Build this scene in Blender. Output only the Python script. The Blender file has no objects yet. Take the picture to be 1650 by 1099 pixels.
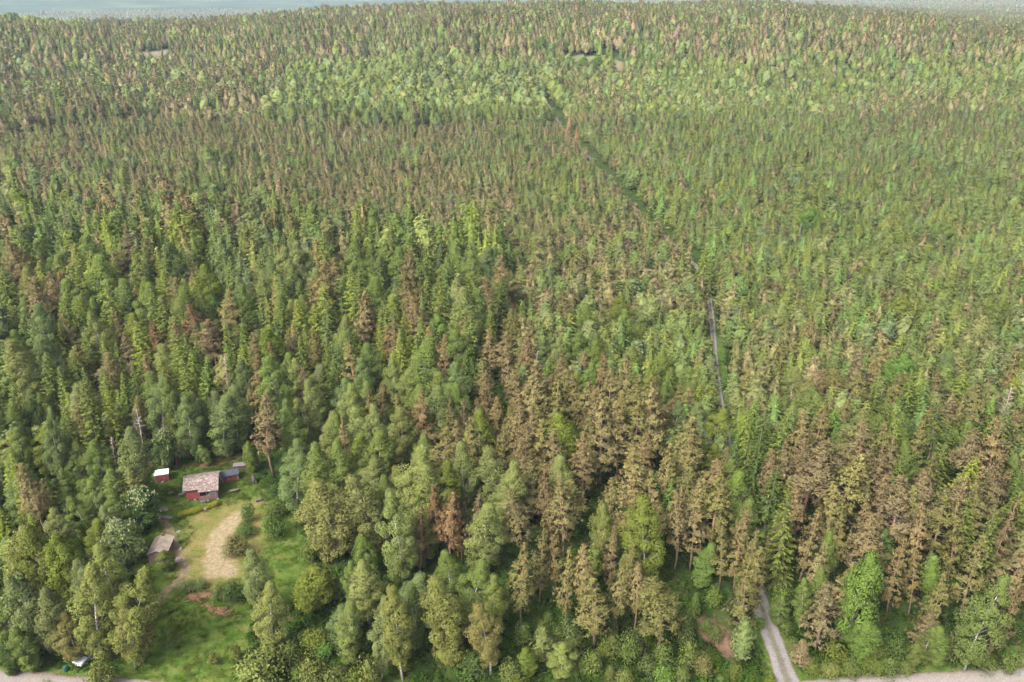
import bpy, bmesh, math, random
import numpy as np
from mathutils import Vector, Matrix, Euler

random.seed(7)
RNG = np.random.default_rng(11)
R = math.radians
SC = bpy.context.scene
COL = SC.collection

# ------------------------------------------------------------------ camera geometry (drone, 28 mm equivalent)
FPX, CX, CY, CAMZ, PITCH = 1283.0, 825.0, 549.5, 85.0, R(23.3)
FW = np.array([0, math.cos(PITCH), -math.sin(PITCH)])
UP = np.array([0, math.sin(PITCH), math.cos(PITCH)])


def ray(px, py):
    d = FW + np.array([(px - CX) / FPX, 0, 0]) + UP * ((CY - py) / FPX)
    return d


def hash2(ix, iy, seed):
    h = (ix.astype(np.int64) * 374761393 + iy.astype(np.int64) * 668265263 + seed * 1442695041) & 0xFFFFFFFF
    h = ((h ^ (h >> 13)) * 1274126177) & 0xFFFFFFFF
    h = h ^ (h >> 16)
    return (h & 0xFFFFFF) / float(0xFFFFFF)


def vnoise(x, y, scale, seed=0):
    x = np.asarray(x, float) / scale
    y = np.asarray(y, float) / scale
    ix, iy = np.floor(x), np.floor(y)
    fx, fy = x - ix, y - iy
    fx = fx * fx * (3 - 2 * fx)
    fy = fy * fy * (3 - 2 * fy)
    a, b = hash2(ix, iy, seed), hash2(ix + 1, iy, seed)
    c, d = hash2(ix, iy + 1, seed), hash2(ix + 1, iy + 1, seed)
    return (a + (b - a) * fx) * (1 - fy) + (c + (d - c) * fx) * fy


def fbm(x, y, scale, seed=0):
    return (vnoise(x, y, scale, seed) * .55 + vnoise(x, y, scale / 2.1, seed + 1) * .3 + vnoise(x, y, scale / 4.3, seed + 2) * .15)


def sstep(a, b, x):
    t = np.clip((x - a) / (b - a), 0, 1)
    return t * t * (3 - 2 * t)


HALF_AZ = math.atan(825 / FPX)


def terr(x, y):
    x = np.asarray(x, float)
    y = np.asarray(y, float)
    d = np.hypot(x, y)
    u = np.arctan2(x, y) / HALF_AZ
    hc = np.interp(u, [-1.6, -1, -.8, -.62, -.45, -.2, .2, .5, .75, 1, 1.6], [58, 56, 50, 49, 54, 63, 67, 65, 53, 36, 28])
    dc = np.interp(u, [-1.5, -1, 0, .6, 1, 1.5], [1150, 1150, 1200, 1050, 900, 850])
    h = hc * sstep(400, 1, 0) if False else hc * np.where(d < dc, sstep(430, dc, d) * .75 + .25 * np.clip((d - 430) / (dc - 430), 0, 1), 1)
    h = h + (fbm(x, y, 520, 5) - .5) * 46 * (1 - .75 * sstep(dc - 260, dc, d)) * sstep(420, 700, d) * (1 - .5 * sstep(2000, 3000, d))
    wig = vnoise(x, y, 260, 71)
    h = h + np.interp(u, [-1.4, -1, -.6, -.1, .1], [10, 15, 15, 9, 0]) * np.exp(-((d - 800 - 120 * wig) / 75) ** 2) + np.interp(u, [-.35, -.1, .25, .5, 1.2], [0, 12, 14, 10, 8]) * np.exp(-((d - 760 - 140 * wig) / 80) ** 2)
    low = np.interp(u, [-1, -.4, .2, .4, 1], [-30, -10, 30, 62, 40])
    h = h + (low - hc) * sstep(0, 700, d - dc)
    far = np.interp(u, [-1.5, -1, -.7, -.3, .3, 1, 1.5], [106, 102, 116, 100, 100, 96, 100])
    h = h + (far - low) * sstep(2600, 6200, d) + (fbm(x, y, 1500, 9) - .5) * 46 * sstep(2500, 4500, d)
    return h


def at(px, py, h=0.0):
    """Point of the place whose height above the ground is h and that stands along the sight line of a pixel of the photograph."""
    d = ray(px, py)
    if d[2] < -1e-6:
        t = (h - CAMZ) / d[2]
        if t * math.hypot(d[0], d[1]) < 425:
            return Vector((d[0] * t, d[1] * t, 0.0))
    ts = np.arange(300, 8000, 2.0)
    z = CAMZ + d[2] * ts - (terr(d[0] * ts, d[1] * ts) + h)
    k = np.argmax(z < 0)
    t = ts[k]
    return Vector((d[0] * t, d[1] * t, float(terr(d[0] * t, d[1] * t))))


def project(x, y, z):
    v = np.stack([x, y, z - CAMZ], -1)
    dep = v @ FW
    return CX + FPX * v[..., 0] / dep, CY - FPX * (v @ UP) / dep, dep


def inpoly(px, py, poly):
    px = np.asarray(px)
    py = np.asarray(py)
    ins = np.zeros(px.shape, bool)
    n = len(poly)
    for i in range(n):
        x0, y0 = poly[i]
        x1, y1 = poly[(i + 1) % n]
        if y0 == y1:
            continue
        c = ((y0 > py) != (y1 > py)) & (px < (x1 - x0) * (py - y0) / (y1 - y0) + x0)
        ins ^= c
    return ins


def dist_poly(px, py, pts):
    """distance to a polyline"""
    best = np.full(np.shape(px), 1e9)
    for (x0, y0), (x1, y1) in zip(pts[:-1], pts[1:]):
        dx, dy = x1 - x0, y1 - y0
        t = np.clip(((px - x0) * dx + (py - y0) * dy) / (dx * dx + dy * dy + 1e-9), 0, 1)
        best = np.minimum(best, np.hypot(px - x0 - t * dx, py - y0 - t * dy))
    return best


# ------------------------------------------------------------------ scene helpers
def tag(o, label=None, cat=None, group=None, kind=None):
    if label: o["label"] = label
    if cat: o["category"] = cat
    if group: o["group"] = group
    if kind: o["kind"] = kind
    return o


def empty(name, loc, rz=0.0, label=None, cat=None, group=None):
    o = bpy.data.objects.new(name, None)
    o.empty_display_size = .3
    COL.objects.link(o)
    o.location = loc
    o.rotation_euler = (0, 0, rz)
    return tag(o, label, cat, group)


def link(name, me, parent=None):
    o = bpy.data.objects.new(name, me)
    COL.objects.link(o)
    if parent: o.parent = parent
    return o


class MB:
    """collects boxes, bars, tubes and polygons into one mesh"""
    def __init__(s):
        s.v, s.f = [], []

    def poly(s, pts):
        n = len(s.v)
        s.v += [tuple(p) for p in pts]
        s.f.append(tuple(range(n, n + len(pts))))
        return s

    def box(s, c, size, rz=0.0, M=None):
        hx, hy, hz = (k / 2 for k in size)
        n = len(s.v)
        m = (Matrix.Translation(Vector(c)) @ Matrix.Rotation(rz, 4, 'Z')) if M is None else M
        for z in (-hz, hz):
            for x, y in ((-hx, -hy), (hx, -hy), (hx, hy), (-hx, hy)):
                s.v.append(tuple(m @ Vector((x, y, z))))
        for f in ((3, 2, 1, 0), (4, 5, 6, 7), (0, 1, 5, 4), (1, 2, 6, 5), (2, 3, 7, 6), (3, 0, 4, 7)):
            s.f.append(tuple(n + k for k in f))
        return s

    def slab(s, pts, th):
        """a plate: polygon pts (counter-clockwise seen from above) thickened downwards along its normal"""
        pts = [Vector(p) for p in pts]
        nrm = (pts[1] - pts[0]).cross(pts[2] - pts[0]).normalized()
        n, k = len(s.v), len(pts)
        s.v += [tuple(p) for p in pts] + [tuple(p - nrm * th) for p in pts]
        s.f.append(tuple(range(n, n + k)))
        s.f.append(tuple(range(n + 2 * k - 1, n + k - 1, -1)))
        for i in range(k):
            j = (i + 1) % k
            s.f.append((n + i, n + k + i, n + k + j, n + j))
        return s

    def tube(s, pts, rad, seg=6, cap=True):
        pts = [Vector(p) for p in pts]
        n = len(s.v)
        for i, p in enumerate(pts):
            d = (pts[min(i + 1, len(pts) - 1)] - pts[max(i - 1, 0)])
            d = d.normalized() if d.length > 1e-9 else Vector((0, 0, 1))
            a = d.orthogonal().normalized()
            b = d.cross(a)
            for k in range(seg):
                t = 2 * math.pi * k / seg
                s.v.append(tuple(p + (a * math.cos(t) + b * math.sin(t)) * rad[i]))
        for i in range(len(pts) - 1):
            for k in range(seg):
                q = (k + 1) % seg
                s.f.append((n + i * seg + k, n + i * seg + q, n + (i + 1) * seg + q, n + (i + 1) * seg + k))
        if cap:
            s.f.append(tuple(n + k for k in reversed(range(seg))))
            s.f.append(tuple(n + (len(pts) - 1) * seg + k for k in range(seg)))
        return s

    def mesh(s, name, mat, smooth=False):
        me = bpy.data.meshes.new(name)
        me.from_pydata(s.v, [], s.f)
        me.materials.append(mat)
        if smooth:
            me.polygons.foreach_set("use_smooth", [True] * len(me.polygons))
        me.update()
        return me

    def build(s, name, mat, parent=None, smooth=False, bevel=0.0):
        o = link(name, s.mesh(name, mat, smooth), parent)
        if bevel:
            m = o.modifiers.new("bevel", 'BEVEL')
            m.width = bevel
            m.segments = 2
            m.limit_method = 'ANGLE'
        return o


# ------------------------------------------------------------------ materials
def nt_mat(name):
    m = bpy.data.materials.new(name)
    m.use_nodes = True
    nt = m.node_tree
    nt.nodes.clear()
    return m, nt, nt.nodes.new, nt.links.new


def ramp(nt, stops):
    r = nt.nodes.new("ShaderNodeValToRGB")
    e = r.color_ramp.elements
    while len(e) < len(stops):
        e.new(.5)
    for k, (p, c) in zip(e, stops):
        k.position = p
        k.color = (*c, 1)
    return r


def surf(name, stops, scale=4.0, detail=6, rough=.85, bump=0.0, stretch=(1, 1, 1), dist=0.0, metallic=0.0, spec=.3):
    m, nt, N, L = nt_mat(name)
    out = N("ShaderNodeOutputMaterial")
    b = N("ShaderNodeBsdfPrincipled")
    b.inputs["Roughness"].default_value = rough
    b.inputs["Metallic"].default_value = metallic
    b.inputs["Specular IOR Level"].default_value = spec
    tc = N("ShaderNodeTexCoord")
    mp = N("ShaderNodeMapping")
    mp.inputs["Scale"].default_value = stretch
    nz = N("ShaderNodeTexNoise")
    nz.inputs["Scale"].default_value = scale
    nz.inputs["Detail"].default_value = detail
    nz.inputs["Distortion"].default_value = dist
    L(tc.outputs["Object"], mp.inputs[0])
    L(mp.outputs[0], nz.inputs["Vector"])
    r = ramp(nt, stops)
    L(nz.outputs["Fac"], r.inputs[0])
    L(r.outputs[0], b.inputs["Base Color"])
    if bump:
        bp = N("ShaderNodeBump")
        bp.inputs["Strength"].default_value = bump
        bp.inputs["Distance"].default_value = .05
        L(nz.outputs["Fac"], bp.inputs["Height"])
        L(bp.outputs[0], b.inputs["Normal"])
    L(b.outputs[0], out.inputs[0])
    return m


def leaf_mat(name, trans=.3, vary=.35, warm=(1.12, 1.04, .85), shoot=(1.9, 1.75, 1.2)):
    m, nt, N, L = nt_mat(name)
    out = N("ShaderNodeOutputMaterial")
    at_ = N("ShaderNodeAttribute")
    at_.attribute_type = 'INSTANCER'
    at_.attribute_name = "tint"
    lf = N("ShaderNodeAttribute")
    lf.attribute_name = "leaf"
    sh = N("ShaderNodeAttribute")
    sh.attribute_name = "shoot"
    mr = N("ShaderNodeMapRange")
    mr.inputs["To Min"].default_value = 1 - vary
    mr.inputs["To Max"].default_value = 1 + vary
    L(lf.outputs["Fac"], mr.inputs["Value"])
    mul = N("ShaderNodeVectorMath")
    mul.operation = 'SCALE'
    L(at_.outputs["Color"], mul.inputs[0])
    L(mr.outputs[0], mul.inputs["Scale"])
    # a share of the leaves is warmer (fading needles, catkins)
    gt = N("ShaderNodeMath")
    gt.operation = 'PINGPONG'
    gt.inputs[1].default_value = .13
    L(lf.outputs["Fac"], gt.inputs[0])
    sc = N("ShaderNodeMath")
    sc.operation = 'MULTIPLY'
    sc.inputs[1].default_value = 5
    L(gt.outputs[0], sc.inputs[0])
    wm = N("ShaderNodeVectorMath")
    wm.operation = 'MULTIPLY'
    wm.inputs[1].default_value = warm
    L(mul.outputs[0], wm.inputs[0])
    mx = N("ShaderNodeMix")
    mx.data_type = 'RGBA'
    L(sc.outputs[0], mx.inputs["Factor"])
    L(mul.outputs[0], mx.inputs["A"])
    L(wm.outputs[0], mx.inputs["B"])
    sm = N("ShaderNodeVectorMath")
    sm.operation = 'MULTIPLY'
    sm.inputs[1].default_value = shoot
    L(mul.outputs[0], sm.inputs[0])
    mx2 = N("ShaderNodeMix")
    mx2.data_type = 'RGBA'
    L(sh.outputs["Fac"], mx2.inputs["Factor"])
    L(mx.outputs["Result"], mx2.inputs["A"])
    L(sm.outputs[0], mx2.inputs["B"])
    d = N("ShaderNodeBsdfDiffuse")
    t = N("ShaderNodeBsdfTranslucent")
    na = N("ShaderNodeAttribute")
    na.attribute_name = "nout"
    vt = N("ShaderNodeVectorTransform")
    vt.vector_type = 'NORMAL'
    vt.convert_from, vt.convert_to = 'OBJECT', 'WORLD'
    L(na.outputs["Vector"], vt.inputs[0])
    nv = N("ShaderNodeVectorMath")
    nv.operation = 'NORMALIZE'
    L(vt.outputs[0], nv.inputs[0])
    L(nv.outputs[0], d.inputs["Normal"])
    L(nv.outputs[0], t.inputs["Normal"])
    L(mx2.outputs["Result"], d.inputs["Color"])
    L(mx2.outputs["Result"], t.inputs["Color"])
    ms = N("ShaderNodeMixShader")
    ms.inputs[0].default_value = trans
    L(d.outputs[0], ms.inputs[1])
    L(t.outputs[0], ms.inputs[2])
    L(ms.outputs[0], out.inputs[0])
    return m


def trunk_mat(name, low, high, z0, z1, mark=None, mscale=3.0):
    """bark whose colour changes with height up the stem, plus dark marks"""
    m, nt, N, L = nt_mat(name)
    out = N("ShaderNodeOutputMaterial")
    b = N("ShaderNodeBsdfPrincipled")
    b.inputs["Roughness"].default_value = .9
    b.inputs["Specular IOR Level"].default_value = .15
    tc = N("ShaderNodeTexCoord")
    sp = N("ShaderNodeSeparateXYZ")
    L(tc.outputs["Object"], sp.inputs[0])
    mr = N("ShaderNodeMapRange")
    mr.inputs["From Min"].default_value = z0
    mr.inputs["From Max"].default_value = z1
    L(sp.outputs["Z"], mr.inputs["Value"])
    r = ramp(nt, [(0, low), (1, high)])
    L(mr.outputs[0], r.inputs[0])
    nz = N("ShaderNodeTexNoise")
    nz.inputs["Scale"].default_value = mscale
    nz.inputs["Detail"].default_value = 4
    mp = N("ShaderNodeMapping")
    mp.inputs["Scale"].default_value = (1, 1, 1.6)
    L(tc.outputs["Object"], mp.inputs[0])
    L(mp.outputs[0], nz.inputs["Vector"])
    r2 = ramp(nt, [(.52, (1, 1, 1)), (.6, mark or (.6, .6, .6))])
    L(nz.outputs["Fac"], r2.inputs[0])
    mx = N("ShaderNodeMix")
    mx.data_type = 'RGBA'
    mx.blend_type = 'MULTIPLY'
    mx.inputs["Factor"].default_value = 1
    L(r.outputs[0], mx.inputs["A"])
    L(r2.outputs[0], mx.inputs["B"])
    L(mx.outputs["Result"], b.inputs["Base Color"])
    L(b.outputs[0], out.inputs[0])
    return m


M_NEEDLE = leaf_mat("pine_needles", .22, .15)
M_SPRUCE = leaf_mat("spruce_needles", .2, .15, warm=(1.08, 1.03, .88), shoot=(1.5, 1.4, 1.05))
M_LEAF = leaf_mat("leaves", .32, .15, warm=(1.14, 1.05, .85))
M_LIMB = surf('limb_bark', [(.3, (.09, .075, .06)), (.7, (.16, .135, .11))], 2, 3, .9)
M_LIMBP = surf('pine_limb_bark', [(.3, (.11, .08, .06)), (.7, (.18, .125, .09))], 2, 3, .9)
M_BARKP = trunk_mat("pine_bark", (.13, .085, .065), (.21, .115, .072), 2, 8)
M_BARKS = trunk_mat("spruce_bark", (.10, .08, .065), (.13, .10, .08), 0, 10)
M_BARKB = trunk_mat("birch_bark", (.34, .31, .28), (.44, .41, .37), 0, 5, mark=(.25, .22, .2), mscale=2.2)
M_BARKG = trunk_mat("grey_bark", (.15, .13, .11), (.2, .18, .15), 0, 8)
M_DEAD = trunk_mat("bleached_wood", (.20, .175, .155), (.27, .245, .225), 0, 8)
M_DEADB = trunk_mat("greybrown_twigs", (.2, .14, .12), (.26, .19, .165), 0, 8)


# ------------------------------------------------------------------ foliage generators
def nrm(a):
    return a / np.maximum(np.linalg.norm(a, axis=-1, keepdims=True), 1e-9)


class Leaves:
    def __init__(s, rng):
        s.rng = rng
        s.q, s.sh, s.no = [], [], []
        s.flat = .45

    def add(s, base, dirs, length, width, shoot=0.0, flat=None, out=None, nz=.2):
        """diamond-shaped sprays starting at base and pointing along dirs"""
        n = len(base)
        dirs = nrm(dirs)
        if out is None:
            out = dirs * .5 + np.array([0, 0, .8])
        out = nrm(np.broadcast_to(out, (n, 3)) + 0.0)
        ref = out + s.rng.normal(size=(n, 3)) * (s.flat if flat is None else flat)
        side = nrm(np.cross(dirs, ref))
        dirs = nrm(dirs - .45 * out * np.sum(dirs * out, -1, keepdims=True))
        length = np.broadcast_to(np.asarray(length, float), (n,))[:, None]
        width = np.broadcast_to(np.asarray(width, float), (n,))[:, None]
        mid = base + dirs * length * .5
        s.q.append(np.stack([base, mid + side * width * .5, base + dirs * length, mid - side * width * .5], 1))
        s.sh.append(np.broadcast_to(np.asarray(shoot, float), (n,)))
        s.no.append(nrm(out + s.rng.normal(size=(n, 3)) * nz))

    def body(s, prof, stem, seg=8, rough=.16):
        """the dense inner foliage: rings (z, radius) round the stem, uneven"""
        rng = s.rng
        th = np.arange(seg) * 2 * math.pi / seg
        rings = []
        for k, (z, r) in enumerate(prof):
            rr = r * (1 + rough * rng.normal(size=seg)).clip(.5, 1.5)
            c = stem_at(stem, np.array([z]))[0]
            t = th + k * .4
            rings.append(np.stack([c[0] + np.cos(t) * rr, c[1] + np.sin(t) * rr, np.full(seg, z) + rng.normal(size=seg) * .12 * max(r, .1)], 1))
        q, no = [], []
        for kk, (a, b) in enumerate(zip(rings[:-1], rings[1:])):
            for i in range(seg):
                j = (i + 1) % seg
                q.append([a[i], a[j], b[j], b[i]])
                c = (a[i] + a[j] + b[j] + b[i]) / 4
                ctr = (a.mean(0) + b.mean(0)) / 2
                no.append(nrm((c - ctr) * np.array([1, 1, 0]) + 1e-6) * .9 + np.array([0, 0, -.1 + 1.15 * (kk / (len(rings) - 2)) ** 1.5]))
        s.q.append(np.array(q))
        s.sh.append(np.zeros(len(q)))
        s.no.append(nrm(nrm(np.array(no)) + rng.normal(size=(len(q), 3)) * .12))

    def mesh(s, name, mat):
        q = np.concatenate(s.q)
        sh = np.concatenate(s.sh)
        return quad_mesh(name, q, [mat], sh, s.rng.random(len(q)), np.concatenate(s.no))


def quad_mesh(name, q, mats, sh, lf, no, extra=None):
    """quads q (n,4,3) as a mesh; extra = (verts, faces) of a trunk with material 1"""
    n = len(q)
    me = bpy.data.meshes.new(name)
    V = q.reshape(-1, 3)
    loops = np.arange(n * 4)
    starts = np.arange(n) * 4
    tot = np.full(n, 4)
    mi = np.zeros(n, int)
    if extra is not None:
        ev, ef = np.array(extra[0]), extra[1]
        el = np.concatenate([np.array(f) for f in ef]) + len(V)
        et = np.array([len(f) for f in ef])
        starts = np.concatenate([starts, len(loops) + np.concatenate([[0], np.cumsum(et)[:-1]])])
        loops = np.concatenate([loops, el])
        tot = np.concatenate([tot, et])
        V = np.concatenate([V, ev])
        mi = np.concatenate([mi, np.ones(len(ef), int)])
        sh = np.concatenate([sh, np.zeros(len(ef))])
        lf = np.concatenate([lf, np.zeros(len(ef))])
        no = np.concatenate([no, np.tile(np.array([0, 0, 1.0]), (len(ef), 1))])
    me.vertices.add(len(V))
    me.vertices.foreach_set("co", V.astype(np.float32).ravel())
    me.loops.add(len(loops))
    me.loops.foreach_set("vertex_index", loops.astype(np.int32))
    me.polygons.add(len(starts))
    me.polygons.foreach_set("loop_start", starts.astype(np.int32))
    me.polygons.foreach_set("loop_total", tot.astype(np.int32))
    for m in mats:
        me.materials.append(m)
    if len(mats) > 1:
        me.polygons.foreach_set("material_index", mi.astype(np.int32))
    me.attributes.new("leaf", 'FLOAT', 'FACE').data.foreach_set("value", lf.astype(np.float32))
    me.attributes.new("shoot", 'FLOAT', 'FACE').data.foreach_set("value", sh.astype(np.float32))
    me.attributes.new("nout", 'FLOAT_VECTOR', 'FACE').data.foreach_set("vector", no.astype(np.float32).ravel())
    me.update(calc_edges=True)
    return me


def bent_stem(rng, H, wob, n=7):
    z = np.linspace(0, 1, n)
    a, b = rng.normal(size=2) * wob
    c, d = rng.normal(size=2) * wob * .6
    return np.stack([a * z ** 2 + c * np.sin(z * 5), b * z ** 2 + d * np.sin(z * 4), z * H], 1)


def stem_at(st, z):
    return np.stack([np.interp(z, st[:, 2], st[:, 0]), np.interp(z, st[:, 2], st[:, 1]), z], -1)


def gen_pine(rng, H=15.0, W=4.7, z0=.42, nbr=84, per=9, ln=.46, wd=.115, limbs=True, seg=6, ragged=.25, dens=4.6, core=0):
    L = Leaves(rng)
    st = bent_stem(rng, H, .35)
    if core:
        L.body([(H * (z0 + (1 - z0) * q), core * W / 2 * min(1.0, ((1 - q) * 1.5 + .02)) ** .9 * (.45 + .55 * min(1, q / .22))) for q in (0, .12, .28, .45, .62, .78, .9, .99)], st)
    tb = MB()
    tb.tube(st, np.interp(st[:, 2], [0, H * .05, H * .5, H], [.24, .2, .14, .03]) * (H / 15), seg)
    tb.nst = len(tb.f)
    lop = rng.random(2) * 6.28
    for i in range(nbr):
        s = ((i + rng.random()) / nbr) ** .92
        z = H * (z0 + (1 - z0) * s)
        az = i * 2.39996 + rng.normal() * .5
        prof = min(1.0, (1 - s) * 1.3 + .05) * (.55 + .45 * min(1, s / .22))
        prof *= 1 + .22 * math.sin(az + lop[0]) * math.sin(s * 7 + lop[1])
        Lb = W / 2 * prof ** 1.1 * (1 - ragged + 2 * ragged * rng.random())
        el = R(-2 + 38 * s + rng.normal() * 14)
        d = np.array([math.cos(az) * math.cos(el), math.sin(az) * math.cos(el), math.sin(el)])
        o = stem_at(st, np.array([z]))[0]
        tip = o + d * Lb + np.array([0, 0, .16 * Lb])
        if limbs and Lb > .7:
            tb.tube([o, o + d * Lb * .5, tip], [.05, .035, .012], 3, False)
        nt_ = max(2, int(Lb * dens + .5))
        r = .32 + .68 * rng.random(nt_) ** .7
        c = o + d * (Lb * r)[:, None] + np.array([0, 0, .16 * Lb]) * (r ** 2)[:, None]
        sd = np.cross(d, [0, 0, 1.0])
        c = c + sd * (rng.normal(size=nt_) * .24 * Lb * r)[:, None] + rng.normal(size=(nt_, 3)) * .2
        cc = np.repeat(c, per, 0)
        dd = d * .7 + np.array([0, 0, .55]) + rng.normal(size=(len(cc), 3)) * .62
        oo = nrm((cc - o) * np.array([1, 1, .6]) + 1e-6) * .75 + np.array([0, 0, .2 + .7 * s])
        L.add(cc, dd, ln * (.7 + .5 * rng.random(len(cc))), wd * (.75 + .5 * rng.random(len(cc))), out=oo)
    top = stem_at(st, np.array([H * .985]))
    k = per * 2
    L.add(np.repeat(top, k, 0), np.array([0, 0, .9]) + rng.normal(size=(k, 3)) * .5, ln * .9, wd * .8)
    return L, tb


def gen_spruce(rng, H=18.0, W=5.0, z0=.06, step=.4, nb=8, per=20, ln=.52, wd=.17, seg=6, power=.9, core=0):
    L = Leaves(rng)
    st = bent_stem(rng, H, .12)
    if core:
        L.body([(H * (z0 + (1 - z0) * q), core * W / 2 * (1 - q) ** power + .02) for q in (0, .1, .25, .42, .6, .76, .9, .99)], st)
    tb = MB()
    tb.tube(st, np.interp(st[:, 2], [0, H * .5, H], [.24, .13, .02]) * (H / 18), seg)
    z = H * z0
    w = 0
    while z < H * .985:
        s = (z / H - z0) / (1 - z0)
        Lm = W / 2 * (1 - s) ** power * (.8 + .2 * min(1, s / .1)) + .12
        n = max(3, int(nb * (.55 + .45 * (1 - s))))
        for k in range(n):
            az = w * 1.1 + k * 6.283 / n + rng.normal() * .2
            Lb = Lm * (.72 + .42 * rng.random())
            el = R(-16 + 42 * s ** 1.3 + rng.normal() * 6)
            d = np.array([math.cos(az) * math.cos(el), math.sin(az) * math.cos(el), math.sin(el)])
            o = stem_at(st, np.array([z + rng.normal() * .08]))[0]
            m = max(2, int(per * (Lb / (W / 2)) + .5))
            r = .15 + .85 * (np.arange(m) + rng.random(m)) / m
            c = o + d * (Lb * r)[:, None] + np.array([0, 0, 1.0]) * (.16 * Lb * r ** 3)[:, None]
            sd = np.cross(d, [0, 0, 1.0])
            sgn = np.where(rng.random(m) < .5, -1, 1)[:, None]
            dd = d * .75 + sd * sgn * (.75 * rng.random((m, 1))) + np.array([0, 0, -.28]) + rng.normal(size=(m, 3)) * .16
            shoot = np.where((r > .78) & (rng.random(m) < .7), 1.0, 0.0)
            L.add(c, dd, ln * (.75 + .5 * rng.random(m)) * (.55 + .45 * min(1, Lb)), wd * (.8 + .4 * rng.random(m)), shoot, flat=.4, out=d * np.array([1, 1, 0]) * .8 + np.array([0, 0, .1 + .45 * s]) + np.array([0, 0, .4]) * r[:, None])
        z += step * (1.1 - .45 * s)
        w += 1
    top = stem_at(st, np.array([H * .97]))
    L.add(np.repeat(top, 6, 0), np.array([0, 0, 1.0]) + rng.normal(size=(6, 3)) * .28, ln * .9, wd * .5, 1.0)
    return L, tb


def gen_broad(rng, H=17.0, W=5.6, z0=.22, lobes=30, per=95, leaf=.34, wd=.24, lobe_r=.9, droop=.5, seg=6, shape='ovoid', wob=.5, tr=.17, limbs=True, core=0):
    L = Leaves(rng)
    st = bent_stem(rng, H * .97, wob)
    if core:
        L.body([(H * (z0 + (1 - z0) * q), core * W / 2 * math.sin(math.pi * min(1, .16 + .84 * q)) ** .6 if q > .4 else core * W / 2 * (.6 + q)) for q in (0, .12, .28, .45, .62, .78, .9, .975)], st)
    tb = MB()
    tb.tube(st * np.array([1, 1, .9]), np.interp(st[:, 2], [0, H * .06, H * .5, H], [tr * 1.15, tr, tr * .55, .02]), seg)
    tb.nst = len(tb.f)
    for i in range(lobes):
        s = (i + .5 + .6 * (rng.random() - .5)) / lobes
        az = i * 2.39996 + rng.normal() * .35
        if shape == 'ovoid':
            prof = math.sin(math.pi * min(1, max(.04, .12 + .86 * s))) ** .65 if s > .45 else (.62 + .38 * s / .45)
            prof *= 1.0 if s < .8 else (1.08 - s) / .28 * .98
        else:
            prof = math.sqrt(max(.02, 1 - (2 * s - .92) ** 2))
        ro = max(0, W / 2 * prof - lobe_r * .75) * (.55 + .5 * rng.random())
        z = H * (z0 + (1 - z0) * s) - lobe_r * .45 * s
        zb = max(H * z0 * .55, z - ro * (1.0 + .5 * rng.random()) - .4)
        o = stem_at(st, np.array([zb]))[0]
        c = stem_at(st, np.array([z]))[0] + np.array([math.cos(az) * ro, math.sin(az) * ro, 0])
        if limbs and ro > .3:
            tb.tube([o, o * .45 + c * .55 + np.array([0, 0, -.1 * ro]), c], [tr * .36, tr * .22, .02], 3, False)
        rr = lobe_r * (.75 + .5 * rng.random()) * (1 if s < .8 else .8)
        n = int(per * (.7 + .6 * rng.random()))
        v = nrm(rng.normal(size=(n, 3)))
        rad = rr * (.45 + .55 * rng.random(n) ** .5)
        p = c + v * rad[:, None] * np.array([1, 1, 1.15])
        d = v * .55 + np.array([0, 0, -droop]) + rng.normal(size=(n, 3)) * .5
        ax_ = stem_at(st, np.clip(p[:, 2], 0, H))
        rad_ = nrm((p - ax_) * np.array([1, 1, 0]) + 1e-6)
        L.add(p, d, leaf * (.7 + .6 * rng.random(n)), wd * (.7 + .6 * rng.random(n)), out=v * .6 + rad_ * .4 + np.array([0, 0, .35]))
    return L, tb


def gen_shrub(rng, H=3.0, W=3.4, lobes=14, per=150, leaf=.19, wd=.13):
    L = Leaves(rng)
    tb = MB()
    for i in range(lobes):
        az = i * 2.4 + rng.normal() * .4
        u = (i + .5) / lobes
        ro = W / 2 * .62 * math.sqrt(u)
        z = H * (.78 - .45 * u + .12 * rng.normal())
        c = np.array([math.cos(az) * ro, math.sin(az) * ro, max(.4, z)])
        tb.tube([(math.cos(az) * .08, math.sin(az) * .08, -.05), c * np.array([.45, .45, .55]), c], [.05, .035, .015], 4, False)
        n = int(per * (.7 + .6 * rng.random()))
        v = nrm(rng.normal(size=(n, 3)))
        rr = W * .23 * (.8 + .5 * rng.random())
        p = c + v * (rr * (.4 + .6 * rng.random(n) ** .5))[:, None] * np.array([1, 1, 1.1])
        p[:, 2] = np.maximum(p[:, 2], .1)
        L.add(p, v * .6 + np.array([0, 0, .1]) + rng.normal(size=(n, 3)) * .5, leaf * (.7 + .6 * rng.random(n)), wd * (.7 + .6 * rng.random(n)), out=v * .7 + np.array([0, 0, .45]))
    return L, tb


def gen_snag(rng, H=14.0, W=3.0, n=34, z0=.35, up=.2, broken=True):
    tb, br = MB(), MB()
    st = bent_stem(rng, H, .3)
    tb.tube(st, np.interp(st[:, 2], [0, H * .5, H], [.15, .10, .04 if broken else .02]), 6)
    for i in range(n):
        s = rng.random()
        z = H * (z0 + (1 - z0) * s)
        az = i * 2.4 + rng.normal() * .5
        Lb = W / 2 * (1.1 - .75 * s) * (.5 + .7 * rng.random())
        o = stem_at(st, np.array([z]))[0]
        d = np.array([math.cos(az), math.sin(az), up + rng.normal() * .22])
        m = o + d * Lb * .55
        t = m + (d + rng.normal(size=3) * .35) * Lb * .45
        br.tube([o, m, t], [.05, .035, .012], 3, False)
        for k in range(2):
            q = o + d * Lb * (.35 + .4 * rng.random())
            br.tube([q, q + (d + rng.normal(size=3) * .8) * Lb * .3], [.025, .008], 3, False)
    return tb, br


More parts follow.
